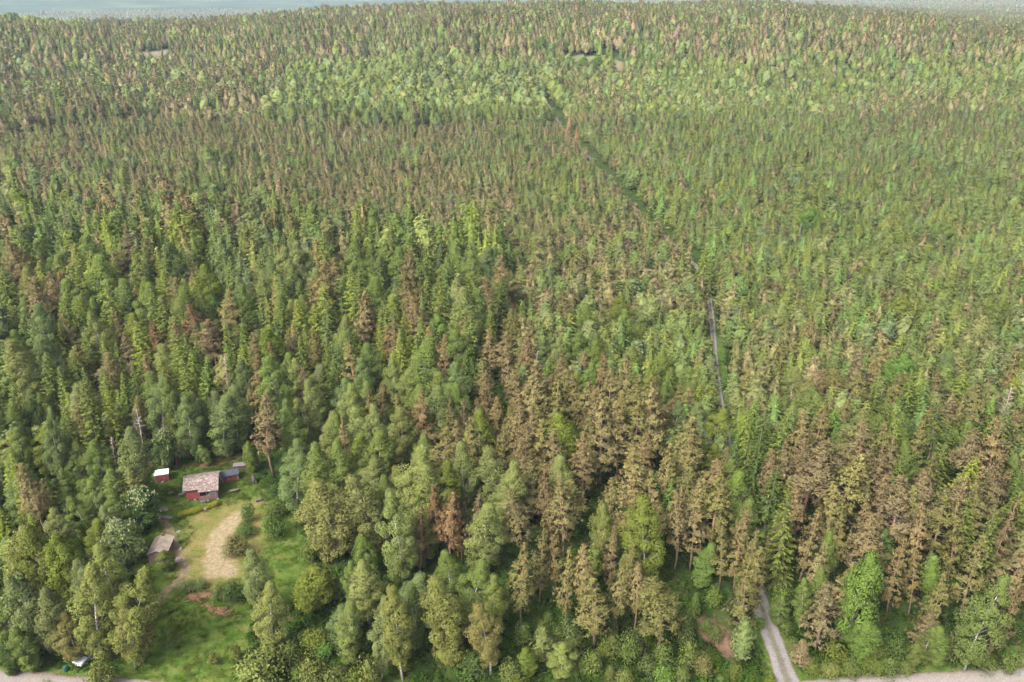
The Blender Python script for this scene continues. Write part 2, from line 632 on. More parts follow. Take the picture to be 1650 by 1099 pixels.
class Proto:
    """one kind of tree in one shape: crown and stem meshes (for single trees) and both in one mesh (for the far wood)"""
    def __init__(s, kind, H, W, leaves, stem, mleaf, mbark):
        s.kind, s.H, s.W = kind, H, W
        s.q = np.concatenate(leaves.q)
        s.sh = np.concatenate(leaves.sh)
        s.no = np.concatenate(leaves.no)
        s.lf = leaves.rng.random(len(s.q))
        s.mleaf, s.mbark, s.stem = mleaf, mbark, stem
        s.crown = s.trunk = s.whole = None
        s.nst = stem.nst if hasattr(stem, 'nst') else len(stem.f)
        s.mlimb = M_LIMBP if kind == 'pine' else M_LIMB
        x = np.sort(np.abs(s.q[:, 2, 0]))
        s.Wreal = 2 * x[int(len(x) * .97)]

    def meshes(s):
        if s.crown is None:
            s.crown = quad_mesh(s.kind + "_crown", s.q, [s.mleaf], s.sh, s.lf, s.no)
            s.trunk = s.stem.mesh(s.kind + "_trunk", s.mbark, True)
            s.trunk.materials.append(s.mlimb)
            s.trunk.polygons.foreach_set("material_index", (np.arange(len(s.trunk.polygons)) >= s.nst).astype(np.int32))
        return s.crown, s.trunk

    def whole_mesh(s):
        if s.whole is None:
            s.whole = quad_mesh(s.kind + "_whole", s.q, [s.mleaf, s.mbark], s.sh, s.lf, s.no, (s.stem.v, s.stem.f))
        return s.whole


def rg(i):
    return np.random.default_rng(1000 + i)


P = {}
P['pine'] = [Proto('pine', 15, 4.7, *gen_pine(rg(i), 15, 4.7 + .5 * (i % 2), z0=[.33, .24, .40, .17, .29, .21][i]), M_NEEDLE, M_BARKP) for i in range(6)]
P['pine_mid'] = [Proto('pine', 10, 3.4, *gen_pine(rg(20 + i), 10, 3.3, z0=.08 + .03 * i, nbr=46, per=7, ln=.52, wd=.16, limbs=False, seg=5, dens=4.2, core=.5), M_NEEDLE, M_BARKP) for i in range(5)]
P['pine_far'] = [Proto('pine', 10, 3.4, *gen_pine(rg(30 + i), 10, 3.5, z0=.16, nbr=34, per=3, ln=.85, wd=.36, limbs=False, seg=4, dens=1.6, core=.84), M_NEEDLE, M_BARKP) for i in range(5)]
P['spruce'] = [Proto('spruce', 18, 5, *gen_spruce(rg(40 + i), 18, 4.6 + .35 * i), M_SPRUCE, M_BARKS) for i in range(4)]
P['spruce_mid'] = [Proto('spruce', 10, 3.3, *gen_spruce(rg(50 + i), 10, 3.1 + .2 * i, step=.4, nb=6, per=9, ln=.56, wd=.21, seg=5, core=.62), M_SPRUCE, M_BARKS) for i in range(4)]
P['spruce_far'] = [Proto('spruce', 10, 3.3, *gen_spruce(rg(60 + i), 10, 3.3, step=.62, nb=5, per=4, ln=.9, wd=.42, seg=4, core=.82), M_SPRUCE, M_BARKS) for i in range(4)]
P['birch'] = [Proto('birch', 17, 5.6, *gen_broad(rg(70 + i), 17, 5.2 + .3 * i, z0=[.1, .17, .07, .22, .13][i], lobes=54, per=340, leaf=.2, wd=.14, lobe_r=.84, droop=.75), M_LEAF, M_BARKB) for i in range(5)]
P['birch_mid'] = [Proto('birch', 10, 3.4, *gen_broad(rg(80 + i), 10, 3.3, z0=.14, lobes=22, per=100, leaf=.32, wd=.22, lobe_r=.8, droop=.55, seg=5, wob=.25, tr=.09, limbs=False, core=.55), M_LEAF, M_BARKB) for i in range(5)]
P['birch_far'] = [Proto('birch', 10, 3.6, *gen_broad(rg(90 + i), 10, 3.5, z0=.12, lobes=11, per=16, leaf=.85, wd=.62, lobe_r=.8, droop=.4, seg=4, wob=.2, tr=.08, limbs=False, core=.84), M_LEAF, M_BARKB) for i in range(4)]
P['broad'] = [Proto('broad', 14, 7.5, *gen_broad(rg(100 + i), 14, 7.2 + .5 * i, z0=.12, lobes=64, per=230, leaf=.28, wd=.2, lobe_r=1.05, droop=.2, shape='round', tr=.22), M_LEAF, M_BARKG) for i in range(4)]
P['shrub'] = [Proto('shrub', 3, 3.4, *gen_shrub(rg(110 + i)), M_LEAF, M_BARKG) for i in range(4)]

# ------------------------------------------------------------------ tints (albedo)
T = {
    'tan': (.172, .140, .064), 'olive': (.134, .129, .047), 'rust': (.165, .112, .057), 'brown': (.142, .117, .060), 'straw': (.168, .153, .060),
    'dark': (.049, .070, .021), 'spruce': (.078, .104, .027), 'lime': (.112, .139, .028),
    'pale': (.144, .167, .055), 'leafgreen': (.108, .144, .039), 'bluish': (.106, .140, .051), 'yellow': (.143, .162, .046), 'grey': (.124, .146, .056),
    'bright': (.096, .158, .036), 'vivid': (.114, .172, .038), 'deep': (.066, .104, .030), 'fir': (.070, .097, .032),
}
WORDS = {'tan': 'tan-brown', 'olive': 'olive', 'rust': 'rust-orange', 'brown': 'dull brown', 'straw': 'straw-coloured', 'dark': 'dark green', 'spruce': 'mid-green', 'lime': 'yellow-green',
         'pale': 'pale olive', 'leafgreen': 'leaf-green', 'bluish': 'grey-green', 'yellow': 'yellowish', 'grey': 'greyish', 'bright': 'bright green', 'vivid': 'vivid green', 'deep': 'deep green', 'fir': 'dusky green'}

# ------------------------------------------------------------------ trees placed one by one: (kind, tip x, tip y, height, crown width in photo pixels or 0, tint)
HAND = """
D 22 847 12 60 yellow;D 58 856 12 55 lime;D 96 861 12 58 lime;B 125 914 16 62 yellow;B 180 922 16.6 66 yellow;B 163 879 15 55 yellow;B 43 916 15 55 grey;B 9 954 12 50 leafgreen;B 72 942 13 50 grey;B 205 960 12 50 olive
B 30 1010 8 50 leafgreen;B 100 985 9 55 olive;B 6 1030 6 45 deep
C 219 786 8.5 62 deep;C 194 838 8.5 58 bluish;C 258 692 9 36 deep;B 86 816 10 36 pale;B 125 798 9 38 leafgreen;B 145 775 9 42 leafgreen;B 168 820 9 34 grey;B 180 795 9 42 leafgreen;B 140 843 9 32 lime;S 48 823 8 26 lime;P 44 748 15 44 tan;P 60 770 11 30 tan
S 17 727 17 30 lime;Y 157 1070 4.5 42 yellow;Y 75 1094 4 24 yellow;V 264 886 4.2 26 leafgreen
Y 395 812 4 22 bright;Y 392 846 2.2 34 deep;Y 377 862 4 42 olive;B 406 882 13 46 grey;B 418 945 12.5 50 pale;Y 374 935 4 34 deep;Y 352 945 2.5 26 bluish;Y 302 938 1.6 30 bluish;Y 322 937 1.4 26 bluish;Y 418 1053 6 78 leafgreen;Y 342 1050 2.2 20 yellow;Y 379 1038 3.2 12 yellow;Y 440 1020 4 34 dark
Y 438 832 4.5 36 bright;Y 437 810 3.4 32 leafgreen;B 525 757 17 76 pale;Y 497 868 5 28 leafgreen;D 502 912 8 76 lime;D 589 864 8 36 vivid;B 586 899 12 48 pale;B 638 786 18 56 pale;P 670 821 13 24 brown;P 699 783 14 32 rust;P 722 797 14.5 42 rust;P 763 790 14 34 brown;B 774 809 14 60 pale;B 757 902 14 58 leafgreen;B 792 922 13 38 yellow;B 789 972 12.5 52 olive
B 716 931 15 64 yellow;B 638 945 16 52 yellow;B 661 931 13 44 bluish;B 603 972 13.5 40 grey;B 558 969 11 40 pale;B 542 966 9 38 bluish;B 562 899 10 30 leafgreen;Y 592 1062 6 34 yellow;Y 502 1059 6 46 yellow;Y 536 1076 4 40 yellow;Y 570 1080 4 34 lime;Y 470 1030 3 26 leafgreen;Y 545 935 4 34 deep
P 838 786 15 46 tan;P 913 775 15 46 tan;P 899 832 15 40 tan;P 873 838 15.5 36 olive;P 841 882 14.8 46 straw;P 916 884 14 36 straw;P 939 876 14.5 42 tan;B 977 806 14 40 yellow;P 965 847 10.5 32 straw;P 989 850 13 32 tan;P 1040 827 11 28 straw;P 1061 818 13 38 straw;P 1099 792 15.5 36 tan;P 1125 798 14.5 48 tan;P 1015 876 13 32 olive;P 1030 902 13.5 34 tan;P 1003 917 12 36 straw;P 965 928 13 62 olive;P 1070 920 14.4 66 olive
B 1137 879 8 34 leafgreen;S 1122 954 4.5 28 deep;Y 1154 945 4 26 vivid;P 1172 847 12 30 olive;P 1200 823 15 46 tan;P 1212 850 15 40 straw;P 1206 910 14 54 olive;B 1179 762 14.5 48 vivid;B 1192 780 10 34 leafgreen;B 1172 735 11 36 leafgreen;S 1186 700 9 24 deep;P 1221 878 12.5 42 olive;B 1197 792 12 40 leafgreen;B 1207 905 9 30 leafgreen
Y 875 1009 4.5 32 leafgreen;B 852 1036 6 32 lime;B 907 1030 7 42 yellow;Y 926 1024 5 30 leafgreen;Y 899 1012 4 26 leafgreen;Y 823 1070 3.5 34 leafgreen;Y 843 1006 4 28 leafgreen;Y 1009 1082 3 28 yellow;Y 1073 1073 3.5 36 vivid;Y 986 1022 4 34 leafgreen;Y 1015 1027 4.5 36 leafgreen;Y 1047 1056 3.5 32 bluish;Y 1070 1038 4 34 leafgreen;Y 1113 1033 5 32 leafgreen;Y 1108 995 5 30 bluish;Y 1038 1006 4 26 leafgreen;Y 1134 1059 3 30 olive;Y 1186 1070 2.5 24 lime;Y 974 1036 3 24 lime;Y 984 1072 2.5 12 yellow;Y 957 1050 4 30 leafgreen;Y 940 1060 2.5 26 bright;Y 1225 995 2 20 bright;Y 1100 1075 3 26 leafgreen;Y 1155 1010 2.5 22 leafgreen;Y 1140 1000 2 18 bright
S 1271 792 17.6 52 spruce;P 1288 784 14 42 tan;P 1308 823 13.5 40 tan;P 1349 780 15 46 straw;P 1366 812 13.5 36 olive;P 1404 792 13 36 tan;P 1427 770 15 40 tan;P 1471 778 15 42 straw;P 1529 790 16 50 olive;B 1337 856 13 30 leafgreen;B 1331 905 11 30 leafgreen;B 1302 937 9 28 leafgreen;B 1427 856 10 34 deep;D 1401 886 17 54 vivid;D 1400 1000 7 46 vivid;P 1317 876 13.5 42 tan;P 1372 908 13.5 46 tan;P 1334 940 12 60 brown;P 1298 1030 5 52 brown;P 1459 861 14.5 46 tan;P 1491 824 14.5 36 tan;P 1491 884 12.5 30 olive;B 1520 904 12.5 26 vivid;P 1526 918 13 44 olive;P 1500 985 7 44 brown;P 1561 812 15 36 olive;P 1584 864 15 54 olive;S 1610 812 15 36 spruce;P 1628 797 15.5 36 brown;P 1648 876 14.5 60 tan;B 1598 931 16 60 leafgreen;P 1628 940 13.5 40 brown
B 1500 1012 6 36 leafgreen;B 1520 1013 6.5 32 leafgreen;B 1482 1036 4.5 36 leafgreen;Y 1392 1021 4.5 36 vivid;Y 1352 1035 3.5 40 lime;Y 1433 1056 3.5 38 leafgreen;Y 1448 1027 5 32 deep;Y 1535 1018 5 30 grey;Y 1633 1053 3.5 28 leafgreen;B 1259 966 5 38 leafgreen;Y 1262 948 4.5 32 vivid;Y 1243 1087 2 20 lime;Y 1310 1066 2 30 lime;Y 1340 1070 2 32 yellow;Y 1372 1066 2.5 34 leafgreen;Y 1410 1062 2.5 34 lime;Y 1460 1066 2 30 leafgreen;Y 1590 1055 2.5 40 leafgreen;Y 1560 1040 3 34 leafgreen;Y 1270 1000 2.5 24 leafgreen;Y 1278 1030 1.6 20 leafgreen
S 26 503 18 40 spruce;S 134 611 19 48 spruce;S 70 567 17 40 spruce;S 96 590 15 30 spruce;S 12 611 16 40 spruce;S 52 547 15 28 spruce;S 172 625 16 34 lime;S 163 596 15 32 lime;S 140 590 15 30 spruce;S 195 596 15 30 spruce;S 210 579 15 28 spruce;S 221 573 15 26 spruce;S 256 564 15 32 lime;S 291 570 17 34 spruce;S 309 561 17 34 lime;S 320 570 17 36 spruce;S 297 535 15 28 spruce;S 317 541 15 28 spruce;S 169 538 15 24 lime;S 186 550 15 28 spruce;S 204 503 15 34 spruce;S 160 512 15 30 lime;S 102 651 14 32 spruce;S 370 550 15 34 spruce;S 320 640 13 30 dark;S 335 640 13 28 dark
P 116 558 13 50 olive;P 163 567 13 40 tan;P 151 523 13 36 tan;P 245 517 14 38 rust;P 277 520 14 40 tan;P 335 517 15 46 brown;P 242 570 13 28 tan;P 204 538 13 46 brown;P 414 587 15 38 tan;P 424 635 18 44 brown;P 70 568 13 26 brown;P 66 500 15 24 rust
B 242 602 17 46 bluish;B 274 608 17 32 leafgreen;B 300 634 15 42 bluish;B 350 637 14 44 bluish;B 370 617 15 48 bluish;B 393 579 14 34 bluish;B 210 686 16 54 bluish;B 82 657 13 30 bluish;B 84 681 14 38 bluish;D 52 643 11 42 fir;B 32 680 11 36 fir;B 17 689 12 38 leafgreen;B 125 710 9 34 leafgreen;B 149 710 10 40 leafgreen;D 116 745 6 40 leafgreen;D 140 768 6 46 leafgreen;B 186 760 8 36 bluish;B 160 766 8 34 leafgreen;B 96 786 8 34 leafgreen;D 80 770 6 36 fir;D 100 765 6 40 leafgreen;B 330 715 5 26 leafgreen;B 315 712 5 26 fir
V 399 711 7 22 vivid;K 217 658 12 28 0;K 176 702 10 24 1;K 360 572 13 22 1
P 563 551 16 40 straw;P 630 515 15 30 tan;P 694 529 14 34 tan;P 715 540 14.5 30 tan;P 668 478 16 42 tan;D 706 509 11 38 vivid;B 598 554 13 48 leafgreen;B 508 604 14 32 pale;B 563 610 17 44 pale;B 490 630 13 38 pale;B 432 570 13 38 leafgreen;B 461 569 13 34 leafgreen;B 668 569 13 44 bluish;B 632 577 13 30 pale;B 680 619 14 46 leafgreen;B 726 613 14 50 leafgreen;B 639 649 15 48 pale;B 604 691 14 54 leafgreen;B 592 732 15 58 pale;B 674 724 15 50 pale;B 683 695 13 40 leafgreen;B 645 742 13 36 pale;B 752 716 16 48 pale;B 796 720 16 48 pale;B 814 749 15 42 pale;B 773 660 13 42 lime;B 522 664 14 32 pale;B 458 645 14 34 bluish;B 479 658 13 42 leafgreen;B 476 700 13 46 bluish;B 470 726 13 60 bluish;B 540 660 14 36 leafgreen;B 620 760 13 40 leafgreen
P 441 550 14 28 rust;P 484 590 14 36 brown;P 551 671 16 32 tan;P 592 632 15 36 straw;P 610 618 14 32 olive;P 650 636 14 30 straw;P 720 641 16 36 olive;P 729 671 14 36 tan;P 741 648 14 34 brown;P 776 642 14 34 brown;P 752 618 13 30 tan;P 782 598 14 40 tan;P 790 535 14 34 tan;P 782 578 14 36 straw;P 802 686 14 40 straw;P 741 800 13 30 rust
S 747 563 13 24 spruce;S 758 576 11 22 deep;S 671 543 14 26 lime;S 525 543 14 26 spruce;S 537 575 13 24 spruce;S 790 500 16 36 spruce;S 483 540 14 30 spruce;S 645 527 14 24 lime;S 612 522 14 24 lime
P 823 497 14 38 olive;P 812 531 14 34 tan;P 847 534 15 32 tan;P 817 566 14 30 tan;P 826 589 13 42 straw;P 908 568 13 36 tan;P 940 560 13 30 tan;P 972 578 14 40 tan;P 986 595 14 44 straw;P 928 601 13 32 straw;P 887 604 13 36 tan;P 867 599 13 32 olive;P 957 627 15 42 tan;P 946 613 13 32 straw;P 1001 650 14 42 straw;P 832 653 13 36 straw;P 867 656 15 36 tan;P 943 700 15 42 tan;P 1027 720 15 58 straw;P 1077 715 14.5 38 straw;P 838 715 14 42 tan;P 1039 698 14 48 tan;P 1129 761 14 44 straw;P 989 761 13 42 straw;P 1100 790 13 34 straw;P 883 760 13 36 tan;P 1050 760 13 36 straw;P 800 640 13 32 tan
B 916 662 14 44 lime;B 902 732 14 46 pale;B 817 750 15 44 pale;B 975 636 11 26 lime;D 908 551 9 28 vivid;K 862 566 11 26 0;S 1080 770 10 26 bright;S 1060 760 9 26 deep
D 1451 566 13 46 bright;P 1387 569 14 46 brown;D 1317 624 11 46 leafgreen;D 1419 671 11 54 leafgreen;D 1457 662 11 40 leafgreen;D 1451 691 10 44 leafgreen;D 1492 691 9 34 leafgreen;D 1559 679 11 58 leafgreen;D 1588 720 10 44 leafgreen;D 1400 690 9 30 leafgreen;S 1419 598 13 30 spruce;S 1402 645 9 22 bright;S 1475 595 14 28 spruce;S 1501 607 14 32 deep;S 1451 633 10 28 deep;S 1432 630 13 30 spruce;S 1550 764 12 34 lime;S 1271 764 14 32 lime;S 1457 732 13 34 spruce;S 1521 715 13 38 spruce;S 1345 716 15 34 spruce;S 1215 660 15 30 spruce;S 1228 690 15 34 dark;S 1600 640 12 30 bright
P 1364 712 15 40 brown;P 1396 712 15 36 rust;P 1428 720 14 34 brown;P 1446 703 14 34 brown;P 1495 758 14.5 46 brown;P 1428 767 14 38 brown;P 1475 773 14 34 tan;P 1274 715 14 34 brown;P 1306 720 14 36 brown;P 1247 726 15 38 brown;P 1352 779 14 42 straw;P 1498 662 11 36 brown;P 1533 645 11 50 brown;P 1617 755 14.5 40 brown;P 1580 779 14 38 straw;K 1630 624 13 30 3;D 1597 619 10 42 pale;P 1390 600 13 44 olive;D 1640 735 12 40 leafgreen;P 1215 640 9 30 brown
D 875 60 15 26 bright;D 905 62 14 24 bright;D 938 92 14 30 bright;D 960 91 14 34 bright;D 770 121 15 36 leafgreen;D 615 131 14 30 leafgreen;D 1180 11 14 30 bright;D 1160 26 12 24 leafgreen;D 1308 333 12 34 bright;D 1522 356 12 44 leafgreen;D 125 395 13 50 fir;D 460 398 12 32 bright;D 432 392 12 32 bright;D 345 480 10 30 bright;D 395 480 10 34 bright;D 370 478 11 30 bright;D 480 402 12 30 bluish;D 505 120 12 24 fir;D 1018 60 13 20 yellow
K 767 209 13 8 4;K 778 188 14 10 4;B 812 178 13 16 pale;X 929 207 15 26 rust;X 917 186 13 16 rust;X 692 228 10 14 rust;P 127 168 14 20 rust;P 158 176 14 18 rust;D 76 188 12 22 lime;K 1290 360 10 10 4;K 1553 462 8 8 4;K 381 447 12 12 1;K 137 255 10 12 0;S 1136 398 13 24 lime;S 1148 412 13 28 spruce;S 1120 440 10 20 lime;X 700 95 9 10 rust;X 1005 100 10 12 rust;X 1050 170 9 10 rust
"""

# ------------------------------------------------------------------ plan of the ground (points of the photograph carried to the ground)
def g2(pts):
    return [tuple(at(x, y)[:2]) for x, y in pts]


TRACK_PX = [(1300, 1150), (1272, 1105), (1256, 1060), (1241, 1020), (1229, 985), (1215, 930), (1197, 860), (1180, 760), (1167, 682), (1161, 650), (1153, 590), (1149, 540), (1144, 490), (1134, 445), (1088, 397), (1035, 348), (1000, 310), (952, 258), (905, 205), (880, 165)]
TRACK = g2(TRACK_PX)
ROAD_PX = [(-500, 1075), (-250, 1092), (-60, 1102), (60, 1111), (200, 1122), (500, 1150), (900, 1175), (1150, 1160), (1290, 1128), (1420, 1116), (1560, 1107), (1700, 1098), (2000, 1070), (2400, 1030)]
ROAD = g2(ROAD_PX)
CLEAR = g2([(218, 775), (262, 738), (300, 742), (400, 745), (432, 800), (470, 830), (500, 880), (500, 930), (478, 975), (430, 990), (402, 1010), (385, 1099), (200, 1110), (195, 1060), (215, 1000), (232, 940), (212, 905), (232, 860), (262, 835), (240, 800)])
SAND = g2([(352, 844), (376, 824), (400, 815), (398, 830), (385, 850), (372, 870), (375, 900), (385, 915), (384, 933), (326, 933), (330, 895), (334, 868)])
YARD = g2([(300, 835), (420, 800), (430, 850), (400, 930), (300, 950), (285, 900), (320, 860)])
REDBANK = g2([(1120, 993), (1150, 992), (1178, 1020), (1208, 1066), (1190, 1072), (1150, 1045), (1125, 1020)])
LANE1 = g2([(258, 832), (272, 850), (286, 890), (300, 915), (292, 932), (262, 958), (235, 985), (225, 1010)])
LEFTBANK = g2([(222, 905), (235, 900), (228, 960), (214, 960)])
BACKBARE = g2([(310, 755), (355, 752), (395, 742), (390, 735), (340, 738), (312, 742)])
FIELD_PX = [(905, 96), (925, 90), (950, 90), (1000, 98), (1012, 108), (1005, 116), (985, 110), (940, 112), (915, 108)]
FIELD = g2(FIELD_PX)
CUT_PX = [(150, 93), (205, 86), (272, 82), (282, 88), (240, 94), (160, 98)]
CUT = g2(CUT_PX)
KEEP_CLEAR_PX = [[(222, 905), (238, 860), (262, 835), (240, 800), (246, 752), (262, 732), (300, 745), (400, 745), (432, 790), (470, 830), (500, 880), (478, 985), (402, 1010), (385, 1099), (215, 1099), (232, 940)],
                 [(1218, 960), (1236, 960), (1300, 1099), (1215, 1099)], [(1290, 1092), (1650, 1072), (1650, 1099), (1290, 1099)], [(0, 1078), (150, 1092), (150, 1099), (0, 1099)],
                 [(100, 1035), (170, 1035), (170, 1080), (100, 1080)],
                 [(175, 91), (205, 88), (272, 85), (276, 88), (240, 92)], [(925, 93), (950, 93), (948, 104), (930, 104)], [(988, 98), (1010, 100), (1010, 112), (990, 110)]]

# ------------------------------------------------------------------ the wood: single trees first
trees = []      # dict(kind, x, y, z, h, w, tint, tip px, hand)
KIND = {'P': 'pine', 'S': 'spruce', 'B': 'birch', 'D': 'broad', 'V': 'broad', 'Y': 'shrub', 'C': 'chestnut', 'K': 'snag', 'X': 'dead_spruce'}
for rec in HAND.replace("\n", ";").split(";"):
    rec = rec.split()
    if not rec: continue
    k, px, py, h, w, t = rec
    px, py, h, w = float(px), float(py), float(h), float(w)
    p = at(px, py, h)
    dep = float(project(p.x, p.y, p.z + h)[2])
    trees.append(dict(kind=KIND[k], x=p.x, y=p.y, z=p.z, h=h, w=w * dep / FPX, tint=t, px=px, py=py, dep=dep, hand=True))
rs = random.Random(5)
for x0, x1, y0, y1, n_ in ((435, 1210, 985, 1096, 60), (500, 760, 930, 1000, 8), (1300, 1650, 1020, 1072, 16), (0, 100, 1030, 1072, 8), (1240, 1300, 900, 1000, 5)):
    for _ in range(n_):
        px, py = rs.uniform(x0, x1), rs.uniform(y0, y1)
        h = rs.uniform(1.8, 4.2)
        p = at(px, py, h)
        if min(math.hypot(p.x - t['x'], p.y - t['y']) for t in trees) < 1.5 or inpoly(px, py, [(1118, 993), (1150, 985), (1215, 1066), (1300, 1099), (1215, 1099), (1110, 1035)]): continue
        if dist_poly(np.array([p.x]), np.array([p.y]), ROAD)[0] < 4.2 or dist_poly(np.array([p.x]), np.array([p.y]), TRACK)[0] < 3: continue
        dep = float(project(p.x, p.y, p.z + h)[2])
        trees.append(dict(kind='shrub', x=p.x, y=p.y, z=p.z, h=h, w=h * rs.uniform(.8, 1.2), tint=rs.choice(['leafgreen', 'leafgreen', 'lime', 'bluish', 'bright', 'deep', 'pale']), px=px, py=py, dep=dep, hand=True))
NH = len(trees)

# ------------------------------------------------------------------ the rest of the wood: a scatter over the ground, by stand
def jitter_grid(d0, d1, s):
    n = int(d1 * 1.45 / s) + 4
    ys = np.arange(max(40, d0 * .75), d1 + 5, s * .866)
    xs = (np.arange(n) - n / 2) * s
    X, Y = np.meshgrid(xs, ys)
    X = X + (np.arange(len(ys)) % 2)[:, None] * s * .5
    X = X + (RNG.random(X.shape) - .5) * s * .7
    Y = Y + (RNG.random(X.shape) - .5) * s * .7
    X, Y = X.ravel(), Y.ravel()
    d = np.hypot(X, Y)
    az = np.abs(np.arctan2(X, Y))
    k = (d >= d0) & (d < d1) & (np.abs(X) < (Y * math.cos(PITCH) + 40) * (CX + 60) / FPX + 12) & (Y > 45)
    return X[k], Y[k]


gx, gy = [], []
for d0, d1, s in ((50, 330, 3.4), (330, 640, 3.95), (640, 1000, 4.7), (1000, 1400, 5.2), (1400, 2400, 7.0), (2400, 4200, 15.0)):
    a, b = jitter_grid(d0, d1, s)
    gx.append(a)
    gy.append(b)
gx, gy = np.concatenate(gx), np.concatenate(gy)
gz = terr(gx, gy)
bpx, bpy_, bdep = project(gx, gy, gz)
mx_, my_, _ = project(gx, gy, gz + 6.0)
dist = np.hypot(gx, gy)
N_ = len(gx)
pp, ps, pb = np.full(N_, .42), np.full(N_, .34), np.full(N_, .24)
hh, keep = np.full(N_, 9.5), np.full(N_, .85)
zone = np.zeros(N_, int)
n1 = fbm(gx, gy, 60, 21)
n2 = fbm(gx, gy, 130, 33)


def setz(mask, p, s, b, h, k, zid):
    pp[mask], ps[mask], pb[mask], hh[mask], keep[mask], zone[mask] = p, s, b, h, k, zid


X_, Y_ = mx_, my_
trackx = np.interp(Y_, [p[1] for p in reversed(TRACK_PX)], [p[0] for p in reversed(TRACK_PX)])
right = X_ > trackx
setz(~right & (Y_ < 400), .80, .12, .08, 7.9, .92, 1)
setz(~right & (Y_ < 400) & (n1 > .60), .45, .37, .18, 9.5, .9, 1)
setz((X_ < 480) & (Y_ > 290) & (Y_ < 390), .42, .42, .16, 12, .62, 2)
setz((X_ < 830) & (Y_ > 345 + .06 * X_) & (Y_ < 660), .15, .60, .25, 15.0, .44, 2)
setz((X_ > 820) & ~right & (Y_ > 375) & (Y_ < 520), .66, .17, .17, 8.2, .97, 3)
setz((X_ > 830) & (X_ < 1010) & (Y_ > 255) & (Y_ < 350), .28, .34, .38, 8.5, .95, 4)
setz((X_ > 860) & ~right & (Y_ > 515) & (Y_ < 745) & (X_ > 860 + (Y_ - 515) * .75), .10, .36, .54, 9.5, .88, 4)
setz((X_ > 400) & (X_ < 830) & (Y_ > 620), .2, .06, .74, 14, .34, 5)
setz((X_ > 745) & (X_ < 1240) & (Y_ > 640) & (X_ < 985 + (Y_ - 640) * 1.3), .85, .05, .10, 13.5, .34, 6)
setz(right & (Y_ < 520), .15, .53, .32, 8.2, .93, 9)
setz(right & (Y_ < 520) & (n2 > .55), .44, .32, .24, 8.2, .93, 9)
setz(right & (Y_ >= 520) & (Y_ < 700), .2, .44, .36, 9.2, .85, 8)
setz(right & (Y_ >= 520) & (Y_ < 640) & (n2 > .5), .6, .2, .2, 8.8, .9, 8)
setz(right & (Y_ >= 690), .58, .28, .14, 13.5, .42, 7)
setz((Y_ < 200) & (X_ > 430) & (X_ < 905) & (Y_ > 95 + np.abs(X_ - 700) * .08), .06, .30, .64, 10.5, .85, 10)
setz((Y_ < 215 - .11 * X_) & (X_ <= 450), .52, .34, .14, 11.5, .88, 11)
setz((Y_ < 95), .52, .36, .12, 10.0, .88, 12)
setz((Y_ < 50) & (X_ < 140) & (Y_ > 22 + .08 * X_), .05, .1, .85, 11, .8, 13)
setz((X_ < 215) & (Y_ > 640), .05, .35, .60, 9.5, .45, 14)
setz((Y_ > 1015), .1, .05, .85, 4, .04, 15)
setz((Y_ > 900) & (X_ < 1240) & (X_ > 215), .25, .0, .75, 8, .2, 15)
setz((Y_ > 900) & (X_ > 1240), .6, .1, .3, 10, .12, 15)
setz((X_ < 215) & (Y_ > 850), .0, .1, .90, 8, .3, 15)
hh = hh * (1 + .2 * RNG.normal(size=N_)).clip(.5, 1.6) * (.82 + .4 * n1)
stand = fbm(gx, gy, 190, 51)
old = (dist > 430) & ~np.isin(zone, (1, 9)) | (dist > 620)
hh = np.where(old, hh * np.where(stand > .5, 1.22, .84), hh)
keep = np.where(old & (stand > .5), keep * .8, keep)
tone = .86 + .34 * fbm(gx, gy, 90, 61)
k = RNG.random(N_) < keep
# roads, fields and the clearing stay open
k &= dist_poly(gx, gy, TRACK) > np.where(dist < 165, 2.2, np.where(dist < 235, 2.7, 5.9))
k &= dist_poly(gx, gy, ROAD) > 6.0
for poly in (CLEAR, FIELD, CUT):
    k &= ~inpoly(gx, gy, poly)
for poly in KEEP_CLEAR_PX:
    for f in (.15, .45, .75, 1.0):
        qx, qy, _ = project(gx, gy, gz + hh * f)
        k &= ~inpoly(qx, qy, poly)
# only what can be seen from about here
azb = np.clip(((np.arctan2(gx, gy) / HALF_AZ) * 60 + 75).astype(int), 0, 149)
DS = np.arange(40, 4300, 10.0)
for b in range(150):
    a = (b + .5 - 75) / 60 * HALF_AZ
    e = (terr(np.sin(a) * DS, np.cos(a) * DS) + 3 - CAMZ) / DS
    run = np.maximum.accumulate(e)
    m = azb == b
    vis = np.interp(dist[m] - 15, DS, run)
    k[m] &= (gz[m] + hh[m] + 4 - CAMZ) / dist[m] > vis
# keep clear of the trees already placed
HX, HY, HR = (np.array([t[c] for t in trees]) for c in ('x', 'y', 'w'))
for t in trees:
    r = max(.9, .36 * t['w'])
    if t['hand'] and t['kind'] in ('snag', 'dead_spruce'): r = 2.0
    near = (np.abs(gx - t['x']) < 9) & (np.abs(gy - t['y']) < 9)
    rr = r + .13 * hh[near]
    k[near] &= np.hypot(gx[near] - t['x'], gy[near] - t['y']) > rr
idx = np.nonzero(k)[0]
u = RNG.random(N_)
kinds = np.where(u < pp, 0, np.where(u < pp + ps, 1, 2))


def pick(names, weights):
    return [names, np.cumsum(weights) / np.sum(weights)]


